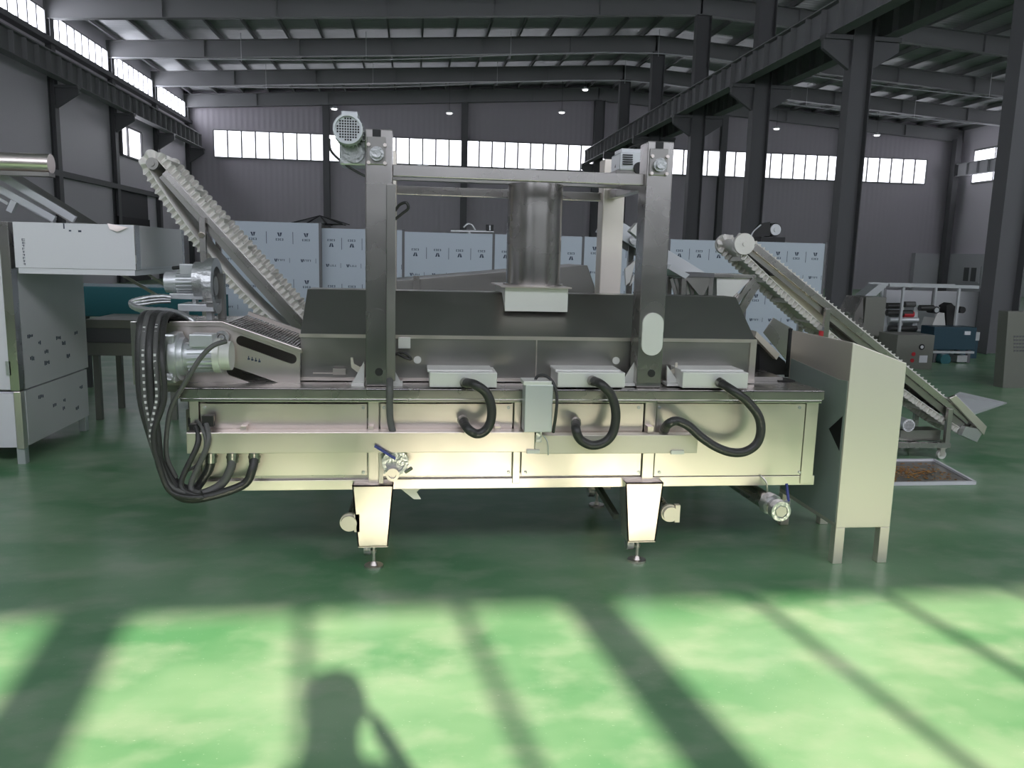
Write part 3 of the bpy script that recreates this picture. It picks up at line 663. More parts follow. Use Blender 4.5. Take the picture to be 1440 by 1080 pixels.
# =================================================== CLEATED CONVEYORS
def conveyor(name, label, pa, pb, y0, width, R, wallh, lam, amp, post_ts, ground, bulge=0, rtop=None, rbot=None):
    # pa, pb: axis of the end pulleys (x,z)
    A = V((pa[0], 0, pa[1])); B = V((pb[0], 0, pb[1])); d = (B-A).normalized(); n = V((-d.z, 0, d.x))
    if n.z < 0: n = -n
    Ln = (B-A).length; rb = R-wallh
    T = thing(name, label, 'conveyor', ((pa[0]+pb[0])/2, y0+width/2, 0), 'cleated belt conveyors')
    peri = 2*Ln+2*pi*rb
    def path(s):
        s %= peri
        if s < Ln: return A+d*s+n*rb, n
        s -= Ln
        if s < pi*rb:
            a = s/rb; nn = n*cos(a)+d*sin(a); return B+nn*rb, nn
        s -= pi*rb
        if s < Ln: return B-d*s-n*(rb+bulge*sin(pi*s/Ln)**.8), -n
        s -= Ln; a = s/rb; nn = -n*cos(a)-d*sin(a); return A+nn*rb, nn
    N = int(peri/lam)*10
    # belt sheet
    mb = MB(); vs = []
    K = int(peri/.03)
    for k in range(K):
        p, nn = path(peri*k/K)
        for yy, o in ((y0+.02, 0), (y0+width-.02, 0), (y0+width-.02, -.006), (y0+.02, -.006)): q = p+nn*o; vs.append((q.x, yy, q.z))
    fs = []
    for k in range(K):
        a, b = 4*k, 4*((k+1) % K)
        for j in range(4): fs.append((a+j, a+(j+1) % 4, b+(j+1) % 4, b+j))
    mb.add(vs, fs, True); mb.build('belt', 'belt', T)
    for yc in (y0+.045, y0+width-.045):
        mb = MB(); vs = []; fs = []
        for k in range(N):
            s = peri*k/N; p, nn = path(s); ph = 2*pi*k/10
            wy = yc+amp*sin(ph); hh = wallh*(.86+.14*sin(ph+pi*.5)); th = .010
            for yy, o in ((wy-th, 0), (wy-th, hh), (wy+th, hh), (wy+th, 0)): q = p+nn*o; vs.append((q.x, yy, q.z))
        for k in range(N):
            a, b = 4*k, 4*((k+1) % N)
            for j in range(4): fs.append((a+j, a+(j+1) % 4, b+(j+1) % 4, b+j))
        mb.add(vs, fs, False); mb.build('corrugated_sidewall', 'belt', T)
    # cleats
    k = 0; step = .25
    cl = MB()
    while k*step < peri-.05:
        p, nn = path(k*step+.03); t = V((0,1,0)).cross(nn)
        a = V((p.x, y0+.07, p.z)); 
        MB().prism([a-t*.004, a+t*.004, a+t*.004+nn*wallh*.8, a-t*.004+nn*wallh*.8], (0, width-.14, 0)).build('cleat', 'belt', T); k += 1
    # side rails (upper channel and inner web)
    for yc, s_ in ((y0, 1), (y0+width, -1)):
        e0 = A+d*(R*.9)+n*(rb*.55); e1 = B-d*(R*.8)+n*(rb*.55)
        ht = (rtop if rtop else rb*.97)-rb*.55; hb = (rbot if rbot is not None else 0)-rb*.55
        r = MB().prism([V((q.x, yc, q.z)) for q in (e0+n*ht, e1+n*ht, e1+n*hb, e0+n*hb)], (0, s_*.03, 0))
        r.build('side_rail', 'steel', T, .002)
        w = MB().prism([V((q.x, yc+s_*.025, q.z)) for q in (e0-n*rb*.5, e1-n*rb*.5, e1-n*(rb*1.35+bulge*.25), e0-n*rb*1.35)], (0, s_*.008, 0))
        w.build('inner_web', 'steel_d', T)
        for q in (A, B):
            pu = V((q.x, yc, q.z)); MB().cyl(pu-V((0, s_*.004, 0)), pu+V((0, s_*.03, 0)), R*.93 if (rtop and q is A) else rb*.92, 28).cyl(pu-V((0, s_*.016, 0)), pu, .018, 12).build('pulley', ('belt' if rtop else 'steel_d') if q is A else 'steel', T)
    # posts and base
    fr = MB()
    xs = []
    for t in post_ts:
        q = A+(B-A)*t; xs.append(q.x)
        for yy in (y0-.02, y0+width+.02-.03+.01):
            MB().box(q.x-.02, q.x+.02, yy-.015, yy+.02, ground+.10, q.z+rb*.3).build('post', 'steel', T, .002)
    x0, x1 = min(xs)-.03, max(xs)+.03
    for yy in (y0-.02, y0+width+.0): MB().box(x0, x1, yy-.018, yy+.022, ground+.10, ground+.14).build('base_rail', 'steel', T)
    for xx in (x0, x1-.04): MB().box(xx, xx+.04, y0+.002, y0+width-.018, ground+.10, ground+.14).build('base_rail', 'steel', T)
    for xx in (x0+.05, x1-.05):
        for yy in (y0, y0+width):
            c = V((xx, yy, ground+.037)); w = MB().cyl(c-V((0,.013,0)), c+V((0,.013,0)), .037, 20)
            wo = MB().box(xx-.02, xx+.02, yy-.02, yy-.016, ground+.03, ground+.10).box(xx-.02, xx+.02, yy+.016, yy+.02, ground+.03, ground+.10).box(xx-.03, xx+.03, yy-.025, yy+.025, ground+.092, ground+.10).build('caster', 'steel_b', T)
            w.build('wheel', 'belt', wo)
    return T, A, B, d, n
a = P(1047, 343, 5.9); b = P(1368, 604, 5.9)
TR, A, B, d, n = conveyor('cleated_conveyor', 'white corrugated belt conveyor rising leftwards behind the steel cabinet', (a.x, a.z), (b.x, b.z), 5.9, .40, .086, .045, .040, .015, (.34, .885), 0, bulge=.065, rtop=.058, rbot=.005)
MB().fp([(1080, 388), (1107, 388), (1160, 436), (1160, 466), (1150, 463)], 6.0, .22).build('drip_pan', 'cream', TR)
# covers, hopper and motor of right conveyor
MB().fp([(1335, 560), (1345, 556), (1388, 600), (1384, 612)], 5.86, .03).build('cover_plate', 'steel_b', TR, .002)
MB().prism([P(1342, 555, 5.9), P(1350, 551, 6.25), P(1416, 566, 6.4), P(1366, 583, 5.9)], (.004, .004, -.012)).build('feed_hopper', 'silver', TR)
MB().fp([(1358, 600), (1384, 604), (1374, 622), (1352, 612)], 5.87, .05).build('bearing_block', 'cast', TR)
c = P(1277, 598, 5.94)
mo = MB().cyl(c, c+V((0,.16,0)), .05, 24).build('drive_motor', 'silver', TR)
MB().cyl(c-V((0,.012,0)), c, .052, 24).build('fan_cover', 'film_l', mo)
g = MB()
for i in range(-3, 4):
    for j in range(-3, 4):
        if i*i+j*j < 11: g.box(c.x+i*.012-.004, c.x+i*.012+.004, c.y-.014, c.y-.0125, c.z+j*.012-.004, c.z+j*.012+.004)
g.build('fan_grille', 'rubber_g', mo)
q = V((c.x, 0, 0)); MB().box(c.x-.05, c.x+.3, 5.95, 6.1, .14, c.z-.045).build('motor_mount', 'steel_d', TR)
MB().bar(P(1262, 616, 5.94), P(1310, 627, 5.94), .02, .02).build('brace', 'steel', TR)
a = P(214, 230, 5.8); b = P(472, 512, 5.8)
TL, A, B, d, n = conveyor('cleated_conveyor', 'white corrugated belt conveyor rising leftwards behind the fryer left end', (a.x, a.z), (b.x, b.z), 5.8, .42, .098, .055, .046, .017, (.265, .93), 0, bulge=.10)
MB().cyl(P(283, 330, 5.77), P(283, 331, 5.75), .02, 8).build('bolt', 'steel_b', TL)

# ================================================= LEFT WRAPPED MACHINE
LM = thing('wrapped_machine', 'film wrapped stainless machine with overhanging box at the left edge', 'machine', (-3.3, 6.5, 0))
xr = -2.72
z_mid, z_bot, z_ov0, z_ov1 = .53, .125, 1.36, 1.69
def smudges(mb, x, ys, zs, n, s=.02):
    for k in range(n):
        yy = random.uniform(*ys); zz_ = random.uniform(*zs)
        for j in range(random.randint(2, 4)):
            mb.box(x, x+.0012, yy+j*.022, yy+j*.022+.013, zz_+random.uniform(-.006, .006), zz_+.018+random.uniform(0, .012))
b = MB().box(-4.6, xr-.005, 5.93, 7.08, z_mid, z_ov0+.3).box(-4.6, xr-.005, 5.93, 7.05, z_bot, z_mid-.012)
b.build('body', 'film_l', LM)
p = MB().box(xr-.005, xr, 5.97, 7.09, z_mid, z_ov0-.002); p.cur = 1; smudges(p, xr, (6.0, 6.9), (.6, 1.0), 9)
p.build('side_panel', ['film_g', 'ink'], LM, 0)
p = MB().box(xr-.005, xr, 5.97, 7.05, z_bot, z_mid-.012); p.cur = 1; smudges(p, xr, (6.05, 6.9), (.2, .46), 6)
p.build('side_panel', ['film_g', 'ink'], LM, 0)
MB().box(xr-.06, xr+.002, 5.885, 5.97, z_mid, z_ov1).build('corner_post', 'steel', LM, .004)
MB().box(xr-.045, xr+.002, 5.89, 5.95, z_bot-.01, z_mid-.005).build('corner_post', 'steel_b', LM, .004)
MB().box(-4.6, xr-.065, 5.90, 5.93, z_mid+.01, 1.50).box(-4.6, xr-.05, 5.90, 5.93, z_bot, z_mid-.02).build('front_panel', 'film_l', LM)
MB().box(-4.6, xr-.065, 5.89, 5.93, 1.50, 1.66).build('front_vent', 'steel_d', LM)
MB().fb(8, 508, 15, 528, 5.885, .015).build('latch', 'cast', LM)
for xx in (xr-.06, -4.5):
    for yy in (5.91, 6.98): MB().box(xx, xx+.055, yy, yy+.06, 0, z_bot).build('foot', 'silver', LM, .003)
# overhang box
ob = MB().box(-2.685, -1.907, 5.88, 7.08, 1.385, z_ov1)
ob.cur = 1
gx = P(33, 340, 5.88).x
for k in range(9):      # vertical line of printed characters
    zq = P(33, 336+k*4.3, 5.88).z
    w = .02 if k < 2 else .014
    for j in range(3 if k < 2 else 2): ob.box(gx-.01, gx-.01+w, 5.8788, 5.88, zq-.004*j*1.6, zq-.004*j*1.6+.0022)
    ob.box(gx-.01+(k % 3)*.004, gx-.006+(k % 3)*.004, 5.8788, 5.88, zq-.012, zq+.003)
gx2 = P(90, 320, 5.88).x
ob.box(gx2-.004, gx2+.004, 5.8788, 5.88, 1.652, 1.688).box(gx2+.03, gx2+.045, 5.8788, 5.88, 1.635, 1.645).box(gx2+.09, gx2+.11, 5.8788, 5.88, 1.632, 1.645)
for j in range(3): ob.box(-1.907, -1.9058, 6.15+j*.12, 6.17+j*.12, 1.42, 1.45)
o = ob.build('overhang_box', ['film_l', 'ink'], LM)
MB().box(-1.907, -1.902, 5.88, 5.98, 1.385, z_ov1).build('box_edge', 'steel', o); MB().box(-1.907, -1.903, 7.02, 7.08, 1.385, z_ov1).build('box_edge', 'steel', o)
MB().box(-1.905, -1.903, 5.98, 7.02, 1.40, z_ov1-.004).build('end_panel', 'film_g', o)
MB().box(-2.67, -1.915, 5.885, 5.91, 1.345, 1.383).box(-1.94, -1.915, 5.91, 7.05, 1.345, 1.383).build('lower_flange', 'film_l', LM)
MB().box(-2.67, -1.92, 5.93, 7.05, 1.37, 1.384).build('underside', 'steel_d', LM)
MB().bar(P(168, 384, 6.9), P(222, 416, 6.9), .022, .022).build('brace', 'steel', LM)
MB().bar(P(206, 384, 7.0), P(236, 404, 7.0), .018, .018).build('brace', 'steel', LM)
MB().prism([P(151, 314, 5.885), P(180, 320, 5.87), P(165, 326, 5.86), P(154, 322, 5.87)], (0, -.002, 0)).build('peeled_film', 'steel_b', LM)
# inclined conveyor resting on the machine
IC = thing('inclined_chute', 'grey steel inclined chute with paired rails coming down onto the wrapped machine', 'chute', (-3.1, 6.45, 1.69))
for yy in (6.2, 6.75):
    a = P(-60, 210, yy); b = P(106, 318, yy)
    MB().bar(a, V((b.x, yy, 1.725)), .03, .05).build('side_rail', 'silver', IC, .002)
    a2 = P(-60, 232, yy); b2 = P(78, 322, yy)
    MB().bar(a2, V((b2.x, yy, 1.722)), .03, .045).build('side_rail', 'silver', IC, .002)
a = P(-60, 214, 6.22); b = P(100, 318, 6.22)
MB().prism([a, V((b.x, 6.22, 1.70)), V((b.x, 6.22, 1.71)), a+V((0,0,.01))], (0, .51, 0)).build('chute_bed', 'steel_d', IC)
MB().bar(P(14, 298, 6.18), P(21, 283, 6.18), .04, .04).build('rail_bracket', 'silver', IC)
MB().bar(P(-20, 268, 6.18), P(12, 287, 6.18), .02, .02).build('brace', 'silver', IC)
MB().box(-4.25, -4.2, 6.2, 6.75, 1.665, 2.55).build('support_frame', 'steel', IC)
# polished duct
PD = thing('polished_duct', 'horizontal polished steel tube at the upper left edge', 'tube', (-4.6, 6.1, 1.68))
a = P(-90, 226, 6.05); b = P(72, 229, 6.05); b.z = a.z = (a.z+b.z)/2+.0
MB().cyl(a, b, .066, 32).build('tube', 'steel_b', PD)
MB().box(a.x, b.x, 6.0, 6.1, a.z-.088, a.z-.06).build('tube_cradle', 'steel_d', PD)
MB().box(a.x+.02, a.x+.08, 6.02, 6.08, 1.668, a.z-.08).build('post', 'steel', PD)
# equipment between
TT = thing('teal_tank', 'long teal tank behind the overhanging box', 'tank', (P(210, 425, 8.6).x, 9.0, 0))
MB().box(P(60, 425, 8.6).x, P(292, 425, 8.6).x, 8.6, 9.3, P(200, 446, 8.6).z, P(200, 404, 8.6).z).build('body', 'teal', TT, .01)
for px in (80, 275):
    for yy in (8.65, 9.2): q = P(px, 440, 8.6); MB().box(q.x, q.x+.06, yy, yy+.06, 0, P(200, 446, 8.6).z).build('leg', 'darksteel', TT)
BN = thing('steel_bench', 'low grey steel bench frame between wrapped machine and fryer', 'bench', (P(170, 480, 7.4).x, 7.6, 0))
q0, q1 = P(120, 470, 7.4), P(250, 470, 7.4)
MB().box(q0.x, q1.x, 7.4, 8.1, P(170, 462, 7.4).z, P(170, 450, 7.4).z).build('top', 'olive', BN, .004)
MB().box(q0.x, q1.x, 7.38, 7.44, P(170, 500, 7.4).z, P(170, 482, 7.4).z).build('lower_rail', 'olive', BN, .004)
MB().box(q0.x, q1.x, 7.42, 7.45, P(170, 484, 7.4).z, P(170, 462, 7.4).z).build('back_plate', 'darksteel', BN)
for xx in (q0.x+.03, q1.x-.1):
    for yy in (7.45, 8.0): MB().box(xx, xx+.05, yy, yy+.05, 0, P(170, 484, 7.4).z).build('leg', 'olive', BN)
o = MB(); q = P(316, 430, 6.9); o.cyl((q.x, 6.9, 0), (q.x, 6.9, P(316, 414, 6.9).z), .03, 12).cyl((q.x, 6.9, 0), (q.x, 6.9, .03), .12, 16)
tag(o.build('blue_post', 'teal'), 'slim teal post standing just left of the rising conveyor', 'post')

# ================================================= FAR WRAPPED OVEN
OV = thing('tunnel_oven', 'long row of film wrapped oven modules with printed marks behind the fryer', 'oven', (1.6, 10.8, 0))
bnd = [300, 451, 567, 693, 818, 938, 1050, 1157]
def logo(mb, x, z, y, s, flip, small):
    f = -1 if flip else 1
    def q(a, b, c, d_): mb.box(x+a*s, x+c*s, y-.0015, y, z+f*b*s, z+f*d_*s)
    if not small:
        mb.prism([(x-.5*s, y, z+f*.9*s), (x-.15*s, y, z+f*.9*s), (x+.05*s, y, z+f*.1*s), (x-.2*s, y, z+f*.1*s)], (0, -.0015, 0))
        mb.prism([(x+.05*s, y, z+f*.9*s), (x+.5*s, y, z+f*.9*s), (x+.25*s, y, z+f*.1*s), (x+.12*s, y, z+f*.1*s)], (0, -.0015, 0))
        for k in range(4): q(-.8+k*.42, -.75, -.8+k*.42+.28, -.62); q(-.8+k*.42+(k % 2)*.15, -.62, -.8+k*.42+.12+(k % 2)*.15, -.32); q(-.8+k*.42, -.42, -.8+k*.42+.28, -.32)
    else:
        mb.prism([(x-1.2*s, y, z+.3*s), (x-.95*s, y, z+.3*s), (x-.85*s, y, z-.3*s), (x-1.05*s, y, z-.3*s)], (0, -.0015, 0))
        mb.prism([(x-.8*s, y, z+.3*s), (x-.5*s, y, z+.3*s), (x-.7*s, y, z-.3*s), (x-.85*s, y, z-.3*s)], (0, -.0015, 0))
        for k in range(4): q(-.4+k*.36, .1, -.4+k*.36+.26, .2); q(-.4+k*.36+(k % 2)*.1, -.2, -.3+k*.36+(k % 2)*.1, .15)
        q(1.9, -.5, 1.98, .5)
for i in range(7):
    yf = 9.85 if i == 0 else 10.0
    x0 = P(bnd[i], 400, yf).x+.01; x1 = P(bnd[i+1], 400, yf).x-.01
    top = [1.865, 1.815, 1.80, 1.80, 1.80, 1.80, 1.80][i]
    mb = MB().box(x0, x1, yf, yf+.03, .16, top)
    mb.cur = 1; flip = i in (1, 2, 3, 5)
    n = 4; st = (x1-x0)/n
    for r, zz_ in enumerate((top-.17, top-.44, top-.72, top-1.0, top-1.28)):
        if i in (2, 3): zz_ -= .07
        for k in range(n):
            logo(mb, x0+st*(k+.5), zz_, yf, .056, flip, r % 2 == 1)
            if r % 2 == 0 and k: mb.box(x0+st*k-.003, x0+st*k+.003, yf-.001, yf, zz_-.08, zz_+.06)
    po = mb.build('oven_panel', ['film_b', 'ink'], OV)
    MB().box(x0, x1, yf+.03, 11.8, .16, top-.01).build('oven_module', 'olive', OV)
    MB().box(x1-.005, x1+.025, yf-.005, yf+.05, .16, top+.01).build('module_seam', 'darksteel', OV)
    for xx in (x0+.05, x1-.11):
        for yy in (yf+.1, 11.6): MB().box(xx, xx+.06, yy, yy+.06, 0, .161).build('leg', 'darksteel', OV)
q = P(450, 308, 10.6)
rc = MB().cyl((q.x, 10.6, 1.868), (q.x, 10.6, P(450, 312, 10.6).z), .06, 14)
ro = thing('rain_cap', 'dark ribbed umbrella shaped cap on top of the oven', 'cap', (q.x, 10.6, 1.807))
rc.build('neck', 'silver', ro)
zt = P(450, 304, 10.6).z; zl = P(450, 315, 10.6).z
g = MB().cyl((q.x, 10.6, zl), (q.x, 10.6, zt), .34, 12, r2=.02, cap=False, smooth=False); g.build('cap_cone', 'darksteel', ro)
for k in range(10):
    a = 2*pi*k/10; MB().bar((q.x, 10.6, zt+.005), (q.x+.37*cos(a), 10.6+.37*sin(a), zl), .014, .014).build('rib', 'black', ro)
q = P(660, 326, 10.3)
g = thing('gas_fitting', 'small pipe and valve fitting on top of the oven behind the flue', 'fitting', (q.x, 10.3, 1.807))
MB().cyl(P(634, 325, 10.3), P(694, 326, 10.3), .018, 10).cyl((q.x, 10.3, 1.807), (q.x, 10.3, q.z), .02, 10).build('pipe', 'silver', g)
MB().tube([P(652, 320, 10.3), P(658, 315, 10.3), P(664, 317, 10.3), P(668, 324, 10.3)], .014, n=8).build('elbow', 'silver', g)
MB().fb(684, 316, 694, 325, 10.28, .08).build('switch_box', 'black', g)
MB().fb(688, 317, 690, 324, 10.27, .01).build('indicator', 'film_l', g)
q = P(1084, 332, 10.6)
g = thing('blower', 'black blower with round fan face on top of the oven', 'blower', (q.x, 10.6, 1.807))
c = P(1091, 323, 10.5)
MB().box(q.x-.18, q.x+.16, 10.5, 10.8, 1.807, 1.88).build('base', 'black', g)
MB().cyl(c+V((0,.02,0)), c+V((0,.3,0)), .09, 20).build('motor', 'black', g)
MB().cyl(c, c+V((0,.02,0)), .075, 20).cyl(c-V((0,.01,0)), c, .03, 12).build('fan_cover', 'silver', g)
MB().fp([(1059, 333), (1062, 324), (1072, 314), (1083, 312), (1083, 332)], 10.5, .1).build('belt_guard', 'black', g)
MB().tube([P(1056, 333, 10.5), P(1060, 325, 10.5), P(1070, 316, 10.5)], .01, n=6).build('cable', 'silver', g)

# ================================================ BEHIND THE HOOD
HP = thing('sloped_cover', 'dark steel trough with gently sloping rim behind the fryer hood', 'trough', (P(690, 400, 6.3).x, 6.7, 0))
pts = [(520, 399), (556, 395), (720, 381), (826, 373), (836, 402), (842, 440), (520, 440)]
MB().fp(pts, 6.3, .8).build('trough', 'steel_d', HP, .004)
MB().fb(581, 388, 590, 412, 6.27, .03).build('stiffener', 'steel', HP)
za = P(700, 440, 6.3).z
for px in (540, 820):
    for yy in (6.35, 7.0): q = P(px, 440, 6.3); MB().box(q.x-.03, q.x+.03, yy, yy+.06, 0, za+.05).build('leg', 'steel_d', HP)
MC = thing('inclined_conveyor', 'grey steel inclined conveyor seen between the two right towers', 'conveyor', (P(930, 400, 5.5).x, 5.6, 0))
a, b = P(858, 315, 5.76), P(985, 392, 5.76)
MB().bar(a, b, .02, .11, (0,0,1)).build('side_rail', 'silver', MC, .003)
MB().bar(a+V((0,.35,0)), b+V((0,.35,0)), .02, .11, (0,0,1)).build('side_rail', 'silver', MC)
MB().prism([a+V((0,.01,-.02)), b+V((0,.01,-.02)), b+V((0,.01,-.005)), a+V((0,.01,-.005))], (0, .33, 0)).build('bed', 'steel_d', MC)
c = P(893, 337, 5.45); c = P(893, 337, 5.72); MB().cyl(c, c+V((0,.05,0)), .035, 18).ring(c-V((0,.01,0)), c+V((0,.02,0)), .04, .02, 18).build('bearing', 'cast', MC)
e = MB().prism([P(886, 325, 5.44), P(896, 313, 5.44), P(912, 325, 5.44), P(902, 338, 5.44)], (0, .08, 0)).build('motor', 'matte_plate', MC)
for t in (.35, .9):
    q = a+(b-a)*t
    for yy in (5.78, 6.05): MB().box(q.x-.02, q.x+.02, yy, yy+.04, 0, q.z).build('leg', 'steel', MC)
for xs in ((877, 378, 892, 366, 884, 396, 878, 402), (888, 390, 900, 372, 899, 382, 884, 402)):
    q = [P(xs[i]+2, xs[i+1], 5.3) for i in range(0, 8, 2)]
    MB().prism(q, (0, .02, 0)).build('guard_plate', 'matte_plate', MC)
VH = thing('vee_hopper', 'dark V-shaped steel hopper behind the right end of the hood', 'hopper', (P(985, 400, 5.2).x, 5.35, 0))
MB().prism([P(962, 389, 5.2), P(1003, 389, 5.2), P(989, 416, 5.2), P(984, 416, 5.2)], (0, .35, 0)).build('hopper_body', 'steel_d', VH)
MB().fb(958, 384, 1005, 390, 5.19, .37).build('rim', 'darksteel', VH, .003)
MB().prism([P(944, 372, 5.18), P(970, 386, 5.18), P(964, 392, 5.18), P(940, 378, 5.18)], (0, .35, 0)).build('slide', 'silver', VH)
for px in (962, 1000):
    for yy in (5.2, 5.5): q = P(px, 400, 5.2); MB().box(q.x-.015, q.x+.015, yy, yy+.03, 0, q.z+.05).build('leg', 'steel', VH)
for k in range(5):
    MB().bar(P(944+k*6, 392, 5.25), P(950+k*6, 414, 5.25), .012, .02).build('slat', 'steel_d', VH)
WH = thing('square_hopper', 'bright stainless feed hopper under the top of the right conveyor', 'hopper', (P(1030, 400, 5.3).x, 5.5, 0))
MB().prism([P(1008, 391, 5.3), P(1058, 391, 5.3), P(1030, 418, 5.3), P(1008, 418, 5.3)], (0, .40, 0)).build('hopper_body', 'matte_plate', WH)
MB().fb(1003, 386, 1064, 391, 5.28, .44).build('rim', 'steel', WH, .003)
MB().bar(P(1060, 392, 5.29), P(1030, 432, 5.29), .03, .03).build('chute_edge', 'steel', WH)
for px in (1012, 1036):
    for yy in (5.31, 5.64): q = P(px, 412, 5.3); MB().box(q.x-.015, q.x+.015, yy, yy+.03, 0, q.z).build('leg', 'steel', WH)
MB().bar(P(1064, 398, 5.35), P(1036, 446, 5.35), .03, .05).build('brace', 'steel', WH)

# ================================================ RIGHT BACKGROUND
q0, q1 = P(1268, 682, Z=.02), P(1366, 682, Z=.02)
TY = thing('floor_tray', 'shallow white rimmed steel tray lying on the floor right of the cabinet', 'tray', (3.55, 5.47, 0))
x0, x1, y0, y1 = 3.05, 4.02, 5.16, 5.80
MB().prism([(x0, y0, .004), (x1, y0, .004), (x1+.12, y1, .004), (x0+.12, y1, .004)], (0, 0, .006)).build('base', 'steel_d', TY)
for a, b in (((x0, y0), (x1, y0)), ((x1, y0), (x1+.12, y1)), ((x1+.12, y1), (x0+.12, y1)), ((x0+.12, y1), (x0, y0))):
    MB().bar((*a, .014), (*b, .014), .022, .024).build('rim', 'film_l', TY)
ch = MB()
for k in range(380):
    u, v = random.gauss(.55, .25), random.gauss(.5, .22)
    if not (.05 < u < .93 and .08 < v < .9): continue
    cx, cy = x0+u*(x1-x0)+v*.12, y0+v*(y1-y0); a = random.uniform(0, pi); s = random.uniform(.006, .014)
    zz_ = .0105+random.uniform(0, .006)
    ch.prism([(cx+s*cos(a+t), cy+s*.7*sin(a+t), zz_) for t in (0, 1.3, 2.4, 3.6, 5)], (0, 0, .002))
tag(ch.build('brown_flakes', 'chips'), 'brown and orange fried flakes scattered in the floor tray', 'flakes', kind='stuff')
# panel cabinet with gauge
GC = thing('gauge_cabinet', 'olive grey steel control box with gauge and stickers behind the right conveyor', 'cabinet', (P(1286, 500, 11.2).x, 11.4, 0))
MB().fb(1260, 471, 1312, 528, 11.2, .5).build('body', 'olive', GC, .006)
c = P(1296.5, 488, 11.19); MB().cyl(c, c+V((0,.02,0)), .045, 20).build('dial', 'black', GC)
MB().cyl(c-V((0,.005,0)), c, .025, 14).build('dial_face', 'film_l', GC)
MB().fb(1293, 500, 1304, 510, 11.19, .012).build('sticker', 'film_l', GC)
for px, py in ((1285, 498), (1283, 507)): c = P(px, py, 11.19); MB().cyl(c, c+V((0,.012,0)), .03, 12).build('button', 'red', GC)
q = P(1265, 528, 11.2); q2 = P(1308, 528, 11.2)
for xx in (q.x, q2.x): MB().box(xx-.03, xx+.03, 11.22, 11.28, 0, q.z+.02).box(xx-.03, xx+.03, 11.6, 11.66, 0, q.z+.02).build('leg', 'olive', GC)
OC = thing('tall_cabinet', 'plain olive grey cabinet beside the roller machine', 'cabinet', (P(1230, 440, 11.9).x, 12.2, 0))
MB().box(P(1216, 440, 11.9).x, P(1245, 440, 11.9).x, 11.9, 12.5, 0, P(1230, 418, 11.9).z).build('body', 'olive', OC, .006)
MB().prism([P(1202, 440, 11.9), P(1214, 418, 11.9), P(1214, 470, 11.9), P(1200, 470, 11.9)], (0, .5, 0)).build('side_guard', 'steel', OC)
RM = thing('roller_machine', 'roller machine with black and pink rolls and pale frame in right background', 'machine', (P(1290, 450, 12.6).x, 13, 0))
for px in (1247, 1268, 1288, 1318): 
    q = P(px, 440, 12.6); MB().box(q.x-.04, q.x+.04, 12.6, 13.2, 0, P(px, 432, 12.6).z).build('frame_plate', 'silver', RM, .005)
for (x0p, x1p, py, mm) in ((1247, 1268, 430, 'rubber'), (1247, 1282, 440, 'rubber'), (1270, 1284, 442, 'red'), (1272, 1286, 428, 'rubber_g'), (1293, 1312, 433, 'rubber'), (1250, 1290, 450, 'silver'), (1250, 1288, 462, 'rubber')):
    MB().cyl(P(x0p, py, 12.55), P(x1p, py, 12.55), .05, 14).build('roll', mm, RM)
c = P(1317, 436, 12.5); MB().cyl(c, c+V((0,.2,0)), .06, 16).build('motor', 'black', RM)
MB().cyl(c-V((0,.01,0)), c, .04, 14).build('motor_face', 'silver', RM)
MB().fp([(1331, 430), (1338, 426), (1344, 432), (1341, 462), (1331, 462)], 12.6, .2).build('gear_cover', 'black', RM)
c = P(1354, 436, 12.5); MB().cyl(c, c+V((0,.2,0)), .055, 16).build('motor', 'black', RM)
MB().fp([(1310, 460), (1318, 440), (1328, 440), (1330, 462)], 12.58, .3).build('hopper', 'matte_plate', RM)
q0, q1 = P(1245, 470, 12.6), P(1378, 470, 12.6)
MB().box(q0.x, q1.x, 12.62, 13.2, 0, P(1300, 478, 12.6).z).build('base', 'blue', RM)
MB().box(q0.x, q1.x, 12.60, 13.2, P(1300, 478, 12.6).z, P(1300, 466, 12.6).z).build('bed', 'silver', RM)
WP = thing('white_partition', 'pale panel partition behind the roller machine', 'partition', (P(1312, 440, 14).x, 14, 0))
MB().box(P(1238, 440, 14).x, P(1378, 440, 14).x, 14, 14.06, 0, P(1310, 409, 14).z).build('panel', 'plinth', WP)
for px in (1240, 1310, 1376): q = P(px, 440, 14); MB().box(q.x-.03, q.x+.03, 13.96, 14, 0, P(px, 405, 14).z).build('post', 'beam', WP)
HR = RM
z_ = (P(1252, 402, 12.4).z+P(1376, 402, 12.4).z)/2
MB().box(P(1250, 402, 12.4).x, P(1376, 402, 12.4).x, 12.38, 12.42, z_-.03, z_+.02).box(P(1250, 402, 12.4).x, P(1376, 402, 12.4).x, 12.98, 13.02, z_-.03, z_+.02).build('top_rail', 'silver', HR)
for px in (1267, 1345):
    q = P(px, 440, 12.4)
    for yy in (12.38, 12.98): MB().box(q.x-.018, q.x+.018, yy, yy+.04, 0, z_-.02).build('rail_post', 'silver', HR)
MB().prism([P(1216, 416, 12.2), P(1236, 400, 12.2), P(1250, 400, 12.2), P(1232, 416, 12.2)], (0, .3, 0)).build('slide', 'silver', HR)
BM = thing('blue_machine', 'dark blue cabinet machine on wheels beside the right pillar', 'machine', (P(1345, 490, 12.0).x, 12.2, 0))
x0, x1 = P(1312, 480, 12.0).x, P(1372, 480, 12.0).x
MB().box(x0, x1, 12.0, 12.35, P(1345, 492, 12).z, P(1345, 460, 12).z).build('body', 'blue', BM, .01)
MB().fb(1357, 466, 1365, 471, 11.98, .03).build('label_plate', 'film_l', BM)
MB().box(x0, x1, 12.0, 12.05, P(1345, 497, 12).z, P(1345, 494, 12).z).build('lower_rail', 'silver', BM)
for xx in (x0+.05, x1-.1):
    for yy in (12.02, 12.28): MB().box(xx, xx+.05, yy, yy+.05, 0, P(1345, 492, 12).z+.02).build('leg', 'darksteel', BM)
